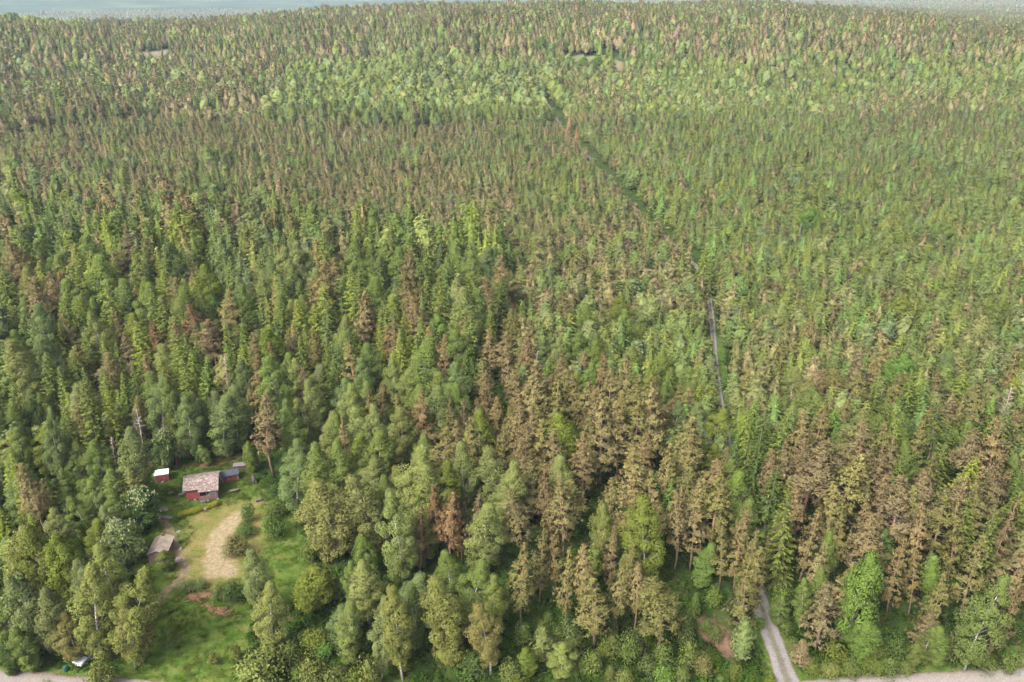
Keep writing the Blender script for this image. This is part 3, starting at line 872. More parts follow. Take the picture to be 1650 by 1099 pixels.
TP = {0: pick(['olive', 'tan', 'straw', 'brown', 'rust'], [.70, .07, .16, .067, .003]), 1: pick(['spruce', 'lime', 'dark', 'fir'], [.46, .26, .10, .18]), 2: pick(['leafgreen', 'pale', 'lime', 'bluish', 'grey'], [.4, .25, .12, .13, .1])}
TP_MATURE = pick(['tan', 'straw', 'olive', 'brown', 'rust'], [.40, .22, .24, .12, .02])
TP_YOUNG = pick(['olive', 'straw', 'tan', 'brown'], [.48, .28, .14, .10])
TP_RIGHT = pick(['brown', 'tan', 'olive', 'rust'], [.34, .16, .497, .003])
TP_GREEN = pick(['leafgreen', 'lime', 'pale', 'bluish'], [.45, .3, .1, .15])
TP_LIME = pick(['lime', 'yellow', 'pale'], [.6, .3, .1])
TP_SR = pick(['spruce', 'lime', 'bright'], [.45, .42, .13])
for i in idx:
    kd = int(kinds[i])
    z = zone[i]
    tp = TP[kd]
    if kd == 0 and z in (2, 5, 6): tp = TP_MATURE
    if kd == 0 and z in (1, 3): tp = TP_YOUNG
    if kd == 0 and z in (7, 11, 12): tp = TP_RIGHT
    if kd == 2 and z in (4, 9, 10): tp = TP_GREEN
    if kd == 2 and z == 13: tp = TP_LIME
    if kd == 1 and z in (4, 9, 8): tp = TP_SR
    t = tp[0][int(np.searchsorted(tp[1], random.random()))]
    h = float(hh[i])
    w = h * ((.52 if z in (1, 3, 9) else .46) if h < 12 else .38) * (.85 + .3 * random.random())
    trees.append(dict(kind=('pine', 'spruce', 'birch')[kd], x=float(gx[i]), y=float(gy[i]), z=float(gz[i]), h=h, w=w, tint=t, dep=float(bdep[i]), hand=False, tone=float(tone[i])))
fx, fy, fd = project(np.array([t['x'] for t in trees]), np.array([t['y'] for t in trees]), np.array([t['z'] + t['h'] for t in trees]))
for t, a, b in zip(trees, fx, fy):
    t['px'], t['py'] = float(a), float(b)
    t['size'] = t['h'] * t['w'] / t['dep'] ** 2
    t['in'] = -5 < a < 1655 and -5 < b < 1110

single = []
for kd, cap in (('pine', 290), ('spruce', 290), ('birch', 290)):
    a = [t for t in trees[:NH] if t['kind'] == kd]
    b = sorted([t for t in trees[NH:] if t['kind'] == kd and t['in']], key=lambda t: -t['size'])
    single += (a + b)[:cap]
for t in trees[:NH]:
    if t['kind'] not in ('pine', 'spruce', 'birch'): single.append(t)
sid = set(id(t) for t in single)
mass = [t for t in trees if id(t) not in sid]

# ------------------------------------------------------------------ labels: look first, then what it stands by, then its place
LAND = [  # px, py, radius, phrase
    (325, 788, 75, "by the weathered cottage"), (262, 768, 45, "by the white-roofed shed"), (255, 880, 60, "by the grey-roofed shed"), (352, 890, 70, "by the bare sandy patch"),
    (1240, 1030, 75, "by the mouth of the gravel track"), (1205, 830, 70, "beside the lower gravel track"), (1155, 590, 60, "beside the upper gravel track"),
    (145, 1060, 70, "over the silver car"), (320, 1020, 110, "on the meadow"), (60, 1090, 120, "by the road"), (1480, 1085, 120, "by the road"), (1160, 1030, 60, "by the reddish bank")]


def place_words(t):
    best, ph = 9, None
    for x, y, r, p in LAND:
        q = math.hypot(t['px'] - x, t['bpy'] - y) / r
        if q < 1 and q < best: best, ph = q, p
    return ph


NOUN = {'pine': 'pine', 'spruce': 'spruce', 'birch': 'birch', 'broad': 'leafy tree', 'shrub': 'shrub', 'chestnut': 'chestnut', 'snag': 'dead tree', 'dead_spruce': 'dead spruce'}
DEADWORD = {'0': 'bleached broken', '1': 'bare grey-brown', '2': 'nearly leafless white-stemmed', '3': 'bare pinkish-grey', '4': 'white bare-stemmed'}
hs = {}
for t in single: hs.setdefault(t['kind'], []).append(t['h'])
qs = {k: np.quantile(v, [.3, .75]) for k, v in hs.items()}
for t in single:
    t['bpy'] = float(project(t['x'], t['y'], t['z'])[1])
    lo, hi = qs[t['kind']]
    sz = 'small' if t['h'] < lo else ('tall' if t['h'] > hi else '')
    sl = 'slender' if t['w'] / t['h'] < .25 else ('broad' if t['w'] / t['h'] > .42 else '')
    col = DEADWORD.get(t['tint']) or WORDS[t['tint']]
    if t['kind'] == 'chestnut': col += ' flowering'
    look = " ".join(w for w in (sz, sl, col, NOUN[t['kind']]) if w)
    ph = place_words(t)
    t['look'], t['ph'] = look, ph
used = {}
for t in single:
    base = t['look'] + (" " + t['ph'] if t['ph'] else "")
    used.setdefault(base, []).append(t)
seen = set()
SPOT = lambda t, d=0: (round(max(0, min(100, t['px'] / 16.5)), d), round(max(0, min(100, t['py'] / 10.99)), d))
for base, ts in used.items():
    for t in ts:
        if len(ts) == 1 and len(base.split()) >= 5 and t['ph']:
            lab = base
        else:
            a, b = SPOT(t)
            lab = f"{t['look']}{' ' + t['ph'] if t['ph'] and len(base.split()) < 9 else ''}, top {a:.0f}% across, {b:.0f}% down the photo"
            if lab in seen:
                a, b = SPOT(t, 1)
                lab = f"{t['look']}, top {a}% across, {b}% down the photo"
            while lab in seen:
                lab = lab.replace(", top", " among others, top")
        seen.add(lab)
        t['label'] = lab
GROUPS = {'pine': 'pines of the wood', 'spruce': 'spruces of the wood', 'birch': 'birches of the wood', 'broad': 'broadleaf trees of the wood', 'shrub': 'shrubs and saplings at the wood edge', 'chestnut': 'flowering chestnuts by the cottage', 'snag': 'dead bare trees in the wood', 'dead_spruce': 'dead rusty spruces in the wood'}
NAMES = {'pine': 'pine_tree', 'spruce': 'spruce_tree', 'birch': 'birch_tree', 'broad': 'broadleaf_tree', 'shrub': 'shrub', 'chestnut': 'chestnut_tree', 'snag': 'dead_tree', 'dead_spruce': 'dead_spruce'}
CATS = {'pine': 'pine', 'spruce': 'spruce', 'birch': 'birch', 'broad': 'tree', 'shrub': 'shrub', 'chestnut': 'chestnut tree', 'snag': 'dead tree', 'dead_spruce': 'dead spruce'}

SNAGS = {}
for v, args in {'0': dict(H=12, W=4, n=18, z0=.5, up=.25), '1': dict(H=12, W=2.6, n=60, z0=.2, up=-.1), '2': dict(H=15, W=4.6, n=24, z0=.42, up=1.0), '3': dict(H=13, W=4.4, n=70, z0=.15, up=.35), '4': dict(H=13, W=1.6, n=10, z0=.6, up=.5)}.items():
    tb, br = gen_snag(rg(200 + int(v)), **args)
    m = M_DEAD if v in '04' else (M_BARKB if v == '2' else M_DEADB)
    SNAGS[v] = (tb.mesh("dead_trunk", m, True), br.mesh("dead_branches", m), args['H'])
CANDLES = {}


def candle_mesh(pr, seed):
    """upright cream flower candles on the outside of a chestnut crown"""
    rng = rg(seed)
    b = MB()
    q = pr.q[:, 2, :]
    c = np.array([0, 0, pr.H * .55])
    rad = np.linalg.norm((q - c) * np.array([1, 1, .8]), axis=1)
    out = np.nonzero((rad > np.quantile(rad, .6)) & (q[:, 2] > pr.H * .2))[0]
    for i in rng.choice(out, 330, replace=False):
        p = q[i]
        s = .5 + .4 * rng.random()
        b.tube([p - np.array([0, 0, .05]), p + np.array([0, 0, .12 * s]), p + np.array([0, 0, .62 * s])], [.06 * s, .17 * s, .02], 5, False)
    return b.mesh("flower_candles", M_CANDLE)


M_CANDLE = surf("cream_blossom", [(.3, (0.1500, 0.1575, 0.0750)), (.7, (0.2250, 0.2175, 0.1275))], 6, 2)


def jit(c, s=.1):
    k = 1 + random.gauss(0, s)
    return [max(.005, x * k * (1 + random.gauss(0, s * .4))) for x in c]


def near_far(kind, t):
    if kind in ('broad', 'shrub'): return P[kind]
    if t['dep'] < (330 if t['hand'] else 250) and (t['hand'] or t['h'] > 9): return P[kind]
    return P[kind + '_mid']


for n, t in enumerate(single):
    kd = t['kind']
    rz = random.random() * 6.283
    root = empty(NAMES[kd], (t['x'], t['y'], t['z'] - .05), rz, t['label'], CATS[kd], GROUPS[kd])
    lean = .05 if kd in ('birch', 'broad', 'pine') else .025
    root.rotation_euler = (random.gauss(0, lean), random.gauss(0, lean), rz)
    if kd == 'snag':
        tm, bm_, H = SNAGS[t['tint']]
        s = t['h'] / H
        root.scale = (s, s, s)
        link("trunk", tm, root)
        link("branches", bm_, root)
        if t['tint'] == '2':
            root.rotation_euler = (0, 0, rz)
            pr = P['birch'][3]
        continue
    src = {'chestnut': 'broad', 'dead_spruce': 'spruce'}.get(kd, kd)
    pr = random.choice(near_far(src, t))
    cm, tm = pr.meshes()
    sz = t['h'] / pr.H
    sw = t['w'] / pr.Wreal * (1.0 if t['hand'] else .95)
    sw = min(max(sw, sz * .5), sz * 1.7)
    root.scale = (sw, sw, sz)
    link("trunk", tm, root)
    c = link("crown", cm, root)
    c["tint"] = jit(T[t['tint']], .07)
    if kd == 'chestnut':
        key = pr.crown.name
        if key not in CANDLES: CANDLES[key] = candle_mesh(pr, 300 + len(CANDLES))
        link("blossom", CANDLES[key], root)

# ------------------------------------------------------------------ the rest of the wood as one object per kind
def gn_scatter(name, pts, protos_lo, protos_hi, label, cat, group=None):
    """pts: list of (x, y, z, sw, sz, rot, tint, lod, variant)"""
    me = bpy.data.meshes.new(name)
    n = len(pts)
    me.vertices.add(n)
    me.vertices.foreach_set("co", np.array([p[:3] for p in pts], np.float32).ravel())
    def add(nm, typ, field, arr):
        a = me.attributes.new(nm, typ, 'POINT')
        a.data.foreach_set(field, arr.ravel())
    add("sc", 'FLOAT_VECTOR', "vector", np.array([(p[3], p[3], p[4]) for p in pts], np.float32))
    add("ro", 'FLOAT_VECTOR', "vector", np.array([(random.gauss(0, .03), random.gauss(0, .03), p[5]) for p in pts], np.float32))
    add("tint", 'FLOAT_VECTOR', "vector", np.array([p[6] for p in pts], np.float32))
    add("lod", 'INT', "value", np.array([p[7] for p in pts], np.int32))
    add("vi", 'INT', "value", np.array([p[8] for p in pts], np.int32))
    o = link(name, me)
    tag(o, label, cat, group, "stuff")
    ng = bpy.data.node_groups.new(name, 'GeometryNodeTree')
    ng.interface.new_socket("Geometry", in_out='INPUT', socket_type='NodeSocketGeometry')
    ng.interface.new_socket("Geometry", in_out='OUTPUT', socket_type='NodeSocketGeometry')
    N, L = ng.nodes.new, ng.links.new
    gi, go = N("NodeGroupInput"), N("NodeGroupOutput")

    def attr(nm, dt):
        a = N("GeometryNodeInputNamedAttribute")
        a.data_type = dt
        a.inputs["Name"].default_value = nm
        return a.outputs["Attribute"]
    join = N("GeometryNodeJoinGeometry")
    for lod, protos in ((0, protos_lo), (1, protos_hi)):
        if not protos: continue
        j = N("GeometryNodeJoinGeometry")
        for pr in protos:
            ob = bpy.data.objects.new(name + "_source", pr)
            oi = N("GeometryNodeObjectInfo")
            oi.inputs["Object"].default_value = ob
            oi.inputs["As Instance"].default_value = True
            L(oi.outputs["Geometry"], j.inputs[0])
        cmp_ = N("FunctionNodeCompare")
        cmp_.data_type = 'INT'
        cmp_.operation = 'EQUAL'
        L(attr("lod", 'INT'), cmp_.inputs[2])
        cmp_.inputs[3].default_value = lod
        iop = N("GeometryNodeInstanceOnPoints")
        L(gi.outputs[0], iop.inputs["Points"])
        L(cmp_.outputs[0], iop.inputs["Selection"])
        L(j.outputs[0], iop.inputs["Instance"])
        iop.inputs["Pick Instance"].default_value = True
        L(attr("vi", 'INT'), iop.inputs["Instance Index"])
        e2r = N("FunctionNodeEulerToRotation")
        L(attr("ro", 'FLOAT_VECTOR'), e2r.inputs[0])
        L(e2r.outputs[0], iop.inputs["Rotation"])
        L(attr("sc", 'FLOAT_VECTOR'), iop.inputs["Scale"])
        L(iop.outputs[0], join.inputs[0])
    L(join.outputs[0], go.inputs[0])
    m = o.modifiers.new("scatter", 'NODES')
    m.node_group = ng
    return o


for kd, lab in (('pine', "brown and olive pines beyond count in the wood that runs back to the hills"), ('spruce', "dark spruces beyond count in the wood that runs back to the hills"), ('birch', "pale green birches beyond count in the wood that runs back to the hills")):
    pts = []
    hi, lo = P[kd + '_mid'], P[kd + '_far']
    for t in mass:
        if t['kind'] != kd: continue
        lod = 0 if t['dep'] > 520 else 1
        pr = (lo if lod == 0 else hi)
        v = random.randrange(len(pr))
        sw = t['w'] / pr[v].Wreal * (1.12 if lod else 1.22)
        if t['dep'] > 1400: sw *= 1.3
        pts.append((t['x'], t['y'], t['z'] - .1, sw, t['h'] / pr[v].H, random.random() * 6.283, jit([(q * .87 + .13 * sum(T[t['tint']]) / 3) * t.get('tone', 1) for q in T[t['tint']]], .09), lod, v))
    gn_scatter(kd + "_forest", pts, [p.whole_mesh() for p in lo], [p.whole_mesh() for p in hi], lab, "forest")
print("TREES", len(trees), "single", len(single), "mass", len(mass))

# ------------------------------------------------------------------ the ground: one sheet out to the hills
def axis(a, b, step, lo, hi, g=1.022):
    c = list(np.arange(a, b + step * .5, step))
    s, v = step, c[-1]
    while v < hi:
        s *= g
        v += s
        c.append(v)
    s, v, pre = step, a, []
    while v > lo:
        s *= g
        v -= s
        pre.append(v)
    return np.array(pre[::-1] + c)


def blur(a, n):
    for _ in range(n):
        b = a.copy()
        b[1:-1, 1:-1] = (a[1:-1, 1:-1] * 2 + a[:-2, 1:-1] + a[2:, 1:-1] + a[1:-1, :-2] + a[1:-1, 2:]) / 6
        a = b
    return a


ax = axis(-86, 72, .6, -7500, 7500)
ay = axis(72, 168, .6, -300, 9000)
GX, GY = np.meshgrid(ax, ay)
GZ = terr(GX, GY)
nxv, nyv = len(ax), len(ay)
me = bpy.data.meshes.new("ground")
V = np.stack([GX, GY, GZ], -1).reshape(-1, 3)
ii = (np.arange(nyv - 1)[:, None] * nxv + np.arange(nxv - 1)[None, :]).ravel()
F = np.stack([ii, ii + 1, ii + 1 + nxv, ii + nxv], 1)
me.vertices.add(len(V))
me.vertices.foreach_set("co", V.astype(np.float32).ravel())
me.loops.add(F.size)
me.loops.foreach_set("vertex_index", F.astype(np.int32).ravel())
me.polygons.add(len(F))
me.polygons.foreach_set("loop_start", (np.arange(len(F)) * 4).astype(np.int32))
me.polygons.foreach_set("loop_total", np.full(len(F), 4, np.int32))
me.polygons.foreach_set("use_smooth", np.ones(len(F), bool))


def pmask(polys, n=6, soft=True):
    m = np.zeros(GX.shape)
    for p in polys:
        m = np.maximum(m, inpoly(GX, GY, p).astype(float))
    return blur(m, n) if soft else m


lane = np.clip(1.25 - dist_poly(GX, GY, LANE1) / 1.1, 0, 1)
masks = {
    "m_grass": pmask([CLEAR], 8), "m_sand": pmask([SAND], 7), "m_yard": pmask([YARD], 30), "m_red": pmask([REDBANK, LEFTBANK, BACKBARE], 14),
    "m_lane": lane, "m_field": pmask([FIELD], 1), "m_cut": pmask([CUT], 1),
    "m_verge": np.maximum(np.clip(1.6 - (dist_poly(GX, GY, ROAD) - 3.0) / 3.0, 0, 1), np.clip(1.4 - (dist_poly(GX, GY, TRACK) - 1.4) / 1.6, 0, 1) * (1 - sstep(180, 240, np.hypot(GX, GY)))),
    "m_far": sstep(2300, 3200, np.hypot(GX, GY)),
}
for k_, m_ in masks.items():
    me.attributes.new(k_, 'FLOAT', 'POINT').data.foreach_set("value", m_.astype(np.float32).ravel())
me.update(calc_edges=True)

m, nt, N, L = nt_mat("ground")
out = N("ShaderNodeOutputMaterial")
bs = N("ShaderNodeBsdfDiffuse")
geo = N("ShaderNodeNewGeometry")


def noise(scale, detail=5, dist=0.0):
    n = N("ShaderNodeTexNoise")
    n.inputs["Scale"].default_value = scale
    n.inputs["Detail"].default_value = detail
    n.inputs["Distortion"].default_value = dist
    L(geo.outputs["Position"], n.inputs["Vector"])
    return n.outputs["Fac"]


def col(scale, stops, detail=5):
    r = ramp(nt, stops)
    L(noise(scale, detail), r.inputs[0])
    return r.outputs[0]


edge = noise(.9, 6)


def layer(base, top, name, lo=.3, hi=.6, amt=.55):
    a = N("ShaderNodeAttribute")
    a.attribute_name = name
    ma = N("ShaderNodeMath")
    ma.operation = 'MULTIPLY_ADD'
    L(edge, ma.inputs[0])
    ma.inputs[1].default_value = amt
    L(a.outputs["Fac"], ma.inputs[2])
    sb = N("ShaderNodeMapRange")
    sb.interpolation_type = 'SMOOTHSTEP'
    sb.inputs["From Min"].default_value = lo + amt * .5
    sb.inputs["From Max"].default_value = hi + amt * .5
    L(ma.outputs[0], sb.inputs["Value"])
    mx = N("ShaderNodeMix")
    mx.data_type = 'RGBA'
    L(sb.outputs[0], mx.inputs["Factor"])
    L(base, mx.inputs["A"])
    L(top, mx.inputs["B"])
    return mx.outputs["Result"]


floor_ = col(.33, [(.3, (0.0120, 0.0190, 0.0070)), (.45, (0.0200, 0.0340, 0.0090)), (.58, (0.0320, 0.0480, 0.0130)), (.72, (0.0450, 0.0340, 0.0200))], 8)
grass_ = col(.5, [(.3, (0.0279, 0.0508, 0.0087)), (.5, (0.0484, 0.0756, 0.0136)), (.62, (0.0651, 0.0818, 0.0186)), (.75, (0.0837, 0.0775, 0.0260))], 8)
yard_ = col(.42, [(.3, (0.0624, 0.0793, 0.0176)), (.48, (0.0940, 0.0866, 0.0265)), (.62, (0.1212, 0.0970, 0.0396)), (.75, (0.1469, 0.1102, 0.0551))], 8)
sand_ = col(1.6, [(.3, (0.1216, 0.0953, 0.0493)), (.5, (0.1610, 0.1249, 0.0756)), (.7, (0.1873, 0.1512, 0.0986))], 8)
red_ = col(.8, [(.3, (0.0320, 0.0400, 0.0144)), (.45, (0.0720, 0.0480, 0.0280)), (.6, (0.1120, 0.0680, 0.0440)), (.75, (0.1440, 0.0960, 0.0680))], 8)
lane_ = col(1.1, [(.3, (0.0680, 0.0595, 0.0298)), (.6, (0.1190, 0.0892, 0.0553)), (.75, (0.1445, 0.1105, 0.0808))], 6)
field_ = col(.05, [(.4, (.07, .085, .035)), (.6, (.12, .105, .065))], 4)
cut_ = col(.06, [(.35, (.085, .075, .05)), (.65, (.125, .105, .08))], 6)
verge_ = col(.6, [(.3, (0.0270, 0.0495, 0.0099)), (.55, (0.0495, 0.0765, 0.0162)), (.72, (0.0945, 0.0792, 0.0450))], 8)
far_ = col(.0045, [(.3, (.016, .028, .014)), (.52, (.026, .040, .018)), (.6, (.036, .050, .022)), (.68, (.055, .072, .032)), (.74, (.036, .050, .022))], 9)
c = layer(floor_, verge_, "m_verge")
c = layer(c, grass_, "m_grass")
c = layer(c, yard_, "m_yard", .1, .55, .8)
c = layer(c, lane_, "m_lane", .45, .8, .7)
c = layer(c, sand_, "m_sand", .25, .85, 1.1)
c = layer(c, red_, "m_red", .22, .75, 1.2)
c = layer(c, field_, "m_field", .2, .5, .2)
c = layer(c, cut_, "m_cut", .2, .5, .2)
c = layer(c, far_, "m_far", .4, .6, .1)
L(c, bs.inputs["Color"])
bp = N("ShaderNodeBump")
bp.inputs["Strength"].default_value = .6
bp.inputs["Distance"].default_value = .25
L(noise(2.2, 8), bp.inputs["Height"])
L(bp.outputs[0], bs.inputs["Normal"])
L(bs.outputs[0], out.inputs[0])
me.materials.append(m)
ground = tag(link("ground", me), "mossy forest floor, meadow and bare sandy ground running back to blue hills", "ground", kind="structure")


# ------------------------------------------------------------------ roads
def smooth_line(pts, step):
    P_ = [Vector((*p, 0)) for p in pts]
    res = []
    for i in range(len(P_) - 1):
        p0, p1, p2, p3 = P_[max(i - 1, 0)], P_[i], P_[i + 1], P_[min(i + 2, len(P_) - 1)]
        n = max(1, int((p2 - p1).length / step))
        for j in range(n):
            t = j / n
            res.append(.5 * ((2 * p1) + (p2 - p0) * t + (2 * p0 - 5 * p1 + 4 * p2 - p3) * t * t + (3 * p1 - p0 - 3 * p2 + p3) * t ** 3))
    res.append(P_[-1])
    return res


def road_mat(name, base, rut, mid, half, strips):
    m, nt, N, L = nt_mat(name)
    out = N("ShaderNodeOutputMaterial")
    b = N("ShaderNodeBsdfDiffuse")
    a = N("ShaderNodeAttribute")
    a.attribute_name = "across"
    tc = N("ShaderNodeTexCoord")
    def nz(s, d=6):
        n = N("ShaderNodeTexNoise")
        n.inputs["Scale"].default_value = s
        n.inputs["Detail"].default_value = d
        L(tc.outputs["Object"], n.inputs["Vector"])
        return n.outputs["Fac"]
    ma = N("ShaderNodeMath")
    ma.operation = 'MULTIPLY_ADD'
    sub = N("ShaderNodeMath")
    sub.operation = 'SUBTRACT'
    L(nz(.8), sub.inputs[0])
    sub.inputs[1].default_value = .5
    L(sub.outputs[0], ma.inputs[0])
    ma.inputs[1].default_value = .35
    L(a.outputs["Fac"], ma.inputs[2])
    r = ramp(nt, strips)
    L(ma.outputs[0], r.inputs[0])
    r2 = ramp(nt, [(.3, (.72, .72, .72)), (.7, (1.2, 1.2, 1.2))])
    L(nz(5, 8), r2.inputs[0])
    mx = N("ShaderNodeMix")
    mx.data_type = 'RGBA'
    mx.blend_type = 'MULTIPLY'
    mx.inputs["Factor"].default_value = 1
    L(r.outputs[0], mx.inputs["A"])
    L(r2.outputs[0], mx.inputs["B"])
    L(mx.outputs["Result"], b.inputs["Color"])
    L(b.outputs[0], out.inputs[0])
    return m


def road(name, pts, half, mat, label, lift, flare=None):
    line = smooth_line(pts, 1.5)
    v, f, ac = [], [], []
    K = 7
    for i, p in enumerate(line):
        d = (line[min(i + 1, len(line) - 1)] - line[max(i - 1, 0)]).normalized()
        s = Vector((d.y, -d.x, 0))
        w = half * (1 + .05 * math.sin(i * .31) + .03 * math.sin(i * .83))
        if flare and p.length > 150: w *= .58
        if flare: w *= 1 + flare * max(0, 1 - i * 1.5 / 9) ** 2
        for k in range(K):
            u = k / (K - 1) * 2 - 1
            q = p + s * (u * w)
            z = float(terr(q.x, q.y)) + lift + (.05 * (1 - u * u)) + (.25 if q.length > 430 else 0)
            v.append((q.x, q.y, z))
            ac.append(abs(u))
    for i in range(len(line) - 1):
        for k in range(K - 1):
            f.append((i * K + k, i * K + k + 1, (i + 1) * K + k + 1, (i + 1) * K + k))
    me = bpy.data.meshes.new(name)
    me.from_pydata(v, [], f)
    me.attributes.new("across", 'FLOAT', 'POINT').data.foreach_set("value", np.array(ac, np.float32))
    me.materials.append(mat)
    me.polygons.foreach_set("use_smooth", [True] * len(me.polygons))
    me.update()
    return tag(link(name, me), label, "road", kind="structure")


RM1 = road_mat("track_gravel", None, None, None, 1, [(.0, (.085, .078, .055)), (.22, (.10, .09, .07)), (.38, (.135, .127, .12)), (.75, (.145, .136, .128)), (.92, (.105, .082, .06)), (1.0, (.06, .055, .026))])
RM2 = road_mat("road_gravel", None, None, None, 1, [(.0, (.16, .14, .123)), (.5, (.17, .15, .133)), (.8, (.145, .126, .11)), (.95, (.105, .085, .068)), (1.0, (.06, .055, .026))])
road("gravel_track", TRACK, 1.45, RM1, "narrow grey gravel track running back through the wood", .03, flare=1.1)
road("road", ROAD, 2.9, RM2, "pale pinkish gravel road across the foot of the wood", .022)

# ------------------------------------------------------------------ undergrowth and grass
def tuft(rng, n, size, w, up, leaf):
    L_ = Leaves(rng)
    c = rng.normal(size=(n, 3)) * np.array([w, w, .0])
    c[:, 2] = 0
    d = np.array([0, 0, up]) + rng.normal(size=(n, 3)) * .45
    L_.add(c, d, size * (.6 + .8 * rng.random(n)), leaf)
    return L_


def clump(rng, n=70, r=.55, h=.7, leaf=.2):
    L_ = Leaves(rng)
    v = nrm(rng.normal(size=(n, 3)))
    v[:, 2] = np.abs(v[:, 2])
    c = v * np.array([r, r, h]) * (.35 + .65 * rng.random((n, 1)) ** .6)
    L_.add(c, v * .6 + rng.normal(size=(n, 3)) * .5 + np.array([0, 0, .25]), leaf * (.7 + .6 * rng.random(n)), leaf * .65, out=v * .7 + np.array([0, 0, .5]))
    return L_


G_ = [tuft(rg(400 + i), 26, .38, .22, 1.0, .035).mesh("grass_blades", M_LEAF) for i in range(3)]
U_ = [clump(rg(410 + i)).mesh("undergrowth_leaves", M_LEAF) for i in range(4)]
pts = []
n = 26000
qx = RNG.uniform(-86, 10, n)
qy = RNG.uniform(72, 150, n)
ok = inpoly(qx, qy, CLEAR) & ~inpoly(qx, qy, SAND) & (dist_poly(qx, qy, LANE1) > .7) & (dist_poly(qx, qy, ROAD) > 3.1)
yard_in = inpoly(qx, qy, YARD)
gn = fbm(qx, qy, 7, 77)
ok &= np.where(yard_in, RNG.random(n) < .25, RNG.random(n) < .35 + .9 * gn)
GC = [(.058, .092, .016), (.072, .100, .020), (.046, .078, .014), (.095, .104, .028), (.125, .11, .042)]
for x, y, yi, g_ in zip(qx[ok], qy[ok], yard_in[ok], gn[ok]):
    s = random.uniform(.5, 1.0) * (.55 if yi else .8 + .6 * g_)
    cc = random.choices(GC, [1, 1, 1, .6, .2] if not yi else [.3, .6, .1, 1, 1])[0]
    pts.append((x, y, 0, s * 1.2, s, random.random() * 6.28, jit(cc, .12), 0, random.randrange(3)))
gn_scatter("grass", pts, G_, None, "rough green meadow grass on the clearing round the cottage", "grass")
pts = []
n = 36000
qx = RNG.uniform(-92, 92, n)
qy = RNG.uniform(72, 190, n)
ok = ~inpoly(qx, qy, CLEAR) & (dist_poly(qx, qy, ROAD) > 3.6) & (dist_poly(qx, qy, TRACK) > 2.3) & ~inpoly(qx, qy, REDBANK) & (np.abs(qx) < qy * .75 + 12)
gn = fbm(qx, qy, 11, 78)
ok &= RNG.random(n) < (.15 + 1.0 * gn) * np.where(qy < 100, 1.0, .6)
UC = [(.042, .080, .014), (.034, .064, .013), (.058, .098, .018), (.028, .05, .014), (.075, .082, .027)]
for x, y, g_ in zip(qx[ok], qy[ok], gn[ok]):
    s = random.uniform(.6, 1.6) * (.7 + .6 * g_)
    pts.append((x, y, -.05, s * 1.1, s, random.random() * 6.28, jit(random.choices(UC, [1, 1, .7, .6, .3])[0], .12), 0, random.randrange(4)))
gn_scatter("undergrowth", pts, U_, None, "low leafy undergrowth on the forest floor between the trunks", "undergrowth")

# ------------------------------------------------------------------ buildings on the clearing
M_RED = surf("falu_red_boards", [(.3, (.105, .022, .021)), (.7, (.165, .036, .034))], 1.2, 5, .85, .1, (6, 6, .6))
M_LICHEN = surf("lichen_roof", [(.33, (0.0712, 0.0464, 0.0384)), (.48, (0.1022, 0.0743, 0.0631)), (.6, (0.1455, 0.1207, 0.1084)), (.72, (0.1920, 0.1703, 0.1548))], 2.6, 9, .9, .25)
M_WHITE = surf("white_sheet", [(.3, (0.3472, 0.3416, 0.3248)), (.7, (0.4032, 0.3976, 0.3808))], 1, 3, .6)
M_SLATE = surf("dark_blue_felt", [(.3, (0.0195, 0.0215, 0.0299)), (.7, (0.0325, 0.0351, 0.0455))], 2, 5, .8)
M_GREYROOF = surf("grey_felt_roof", [(.3, (0.1190, 0.0935, 0.0723)), (.5, (0.1700, 0.1360, 0.1020)), (.7, (0.2125, 0.1785, 0.1318))], 1.3, 7, .9, .15)
M_WOOD = surf("grey_wood", [(.3, (0.0630, 0.0498, 0.0444)), (.7, (0.0990, 0.0828, 0.0726))], 2, 5, .85, .1, (1, 6, 1))
M_DARKWOOD = surf("dark_wood", [(.3, (.075, .045, .042)), (.7, (.13, .075, .068))], 2, 5, .85, .1)
M_DARK = surf("dark_opening", [(.3, (.012, .011, .01)), (.7, (.02, .018, .016))], 2, 2, .9)
M_STONE = surf("pinkish_stone", [(.3, (0.0990, 0.0743, 0.0660)), (.6, (0.1485, 0.1155, 0.1035)), (.8, (0.1733, 0.1447, 0.1283))], 2.2, 6, .9, .3)
M_BLOCK = surf("pale_block", [(.3, (0.275, 0.259, 0.242)), (.7, (0.341, 0.330, 0.308))], 3, 3, .8)
M_TWIG = surf("cut_branches", [(.3, (0.1173, 0.0561, 0.0281)), (.6, (0.1963, 0.1080, 0.0561)), (.8, (0.2338, 0.1403, 0.0799))], 2, 4, .9)
M_TINROOF = surf("pale_tin", [(.3, (0.0878, 0.0711, 0.0669)), (.7, (0.1170, 0.1003, 0.0942))], 1.5, 4, .6)


def front_frame(pl, pr):
    a, b = at(*pl), at(*pr)
    mid = (a + b) / 2
    return mid, math.atan2(b.y - a.y, b.x - a.x), (b - a).length


def profile_prism(mb, x0, x1, prof):
    """closed (y, z) profile run along x"""
    n = len(mb.v)
    k = len(prof)
    mb.v += [(x0, y, z) for y, z in prof] + [(x1, y, z) for y, z in prof]
    mb.f.append(tuple(range(n, n + k)))
    mb.f.append(tuple(range(n + 2 * k - 1, n + k - 1, -1)))
    for i in range(k):
        j = (i + 1) % k
        mb.f.append((n + i, n + k + i, n + k + j, n + j))


def roof_slab(mb, x0, x1, y0, z0, y1, z1, th=.09):
    pts = [(x0, y0, z0), (x1, y0, z0), (x1, y1, z1), (x0, y1, z1)]
    if (Vector(pts[1]) - Vector(pts[0])).cross(Vector(pts[2]) - Vector(pts[0])).z < 0: pts.reverse()
    mb.slab(pts, th)


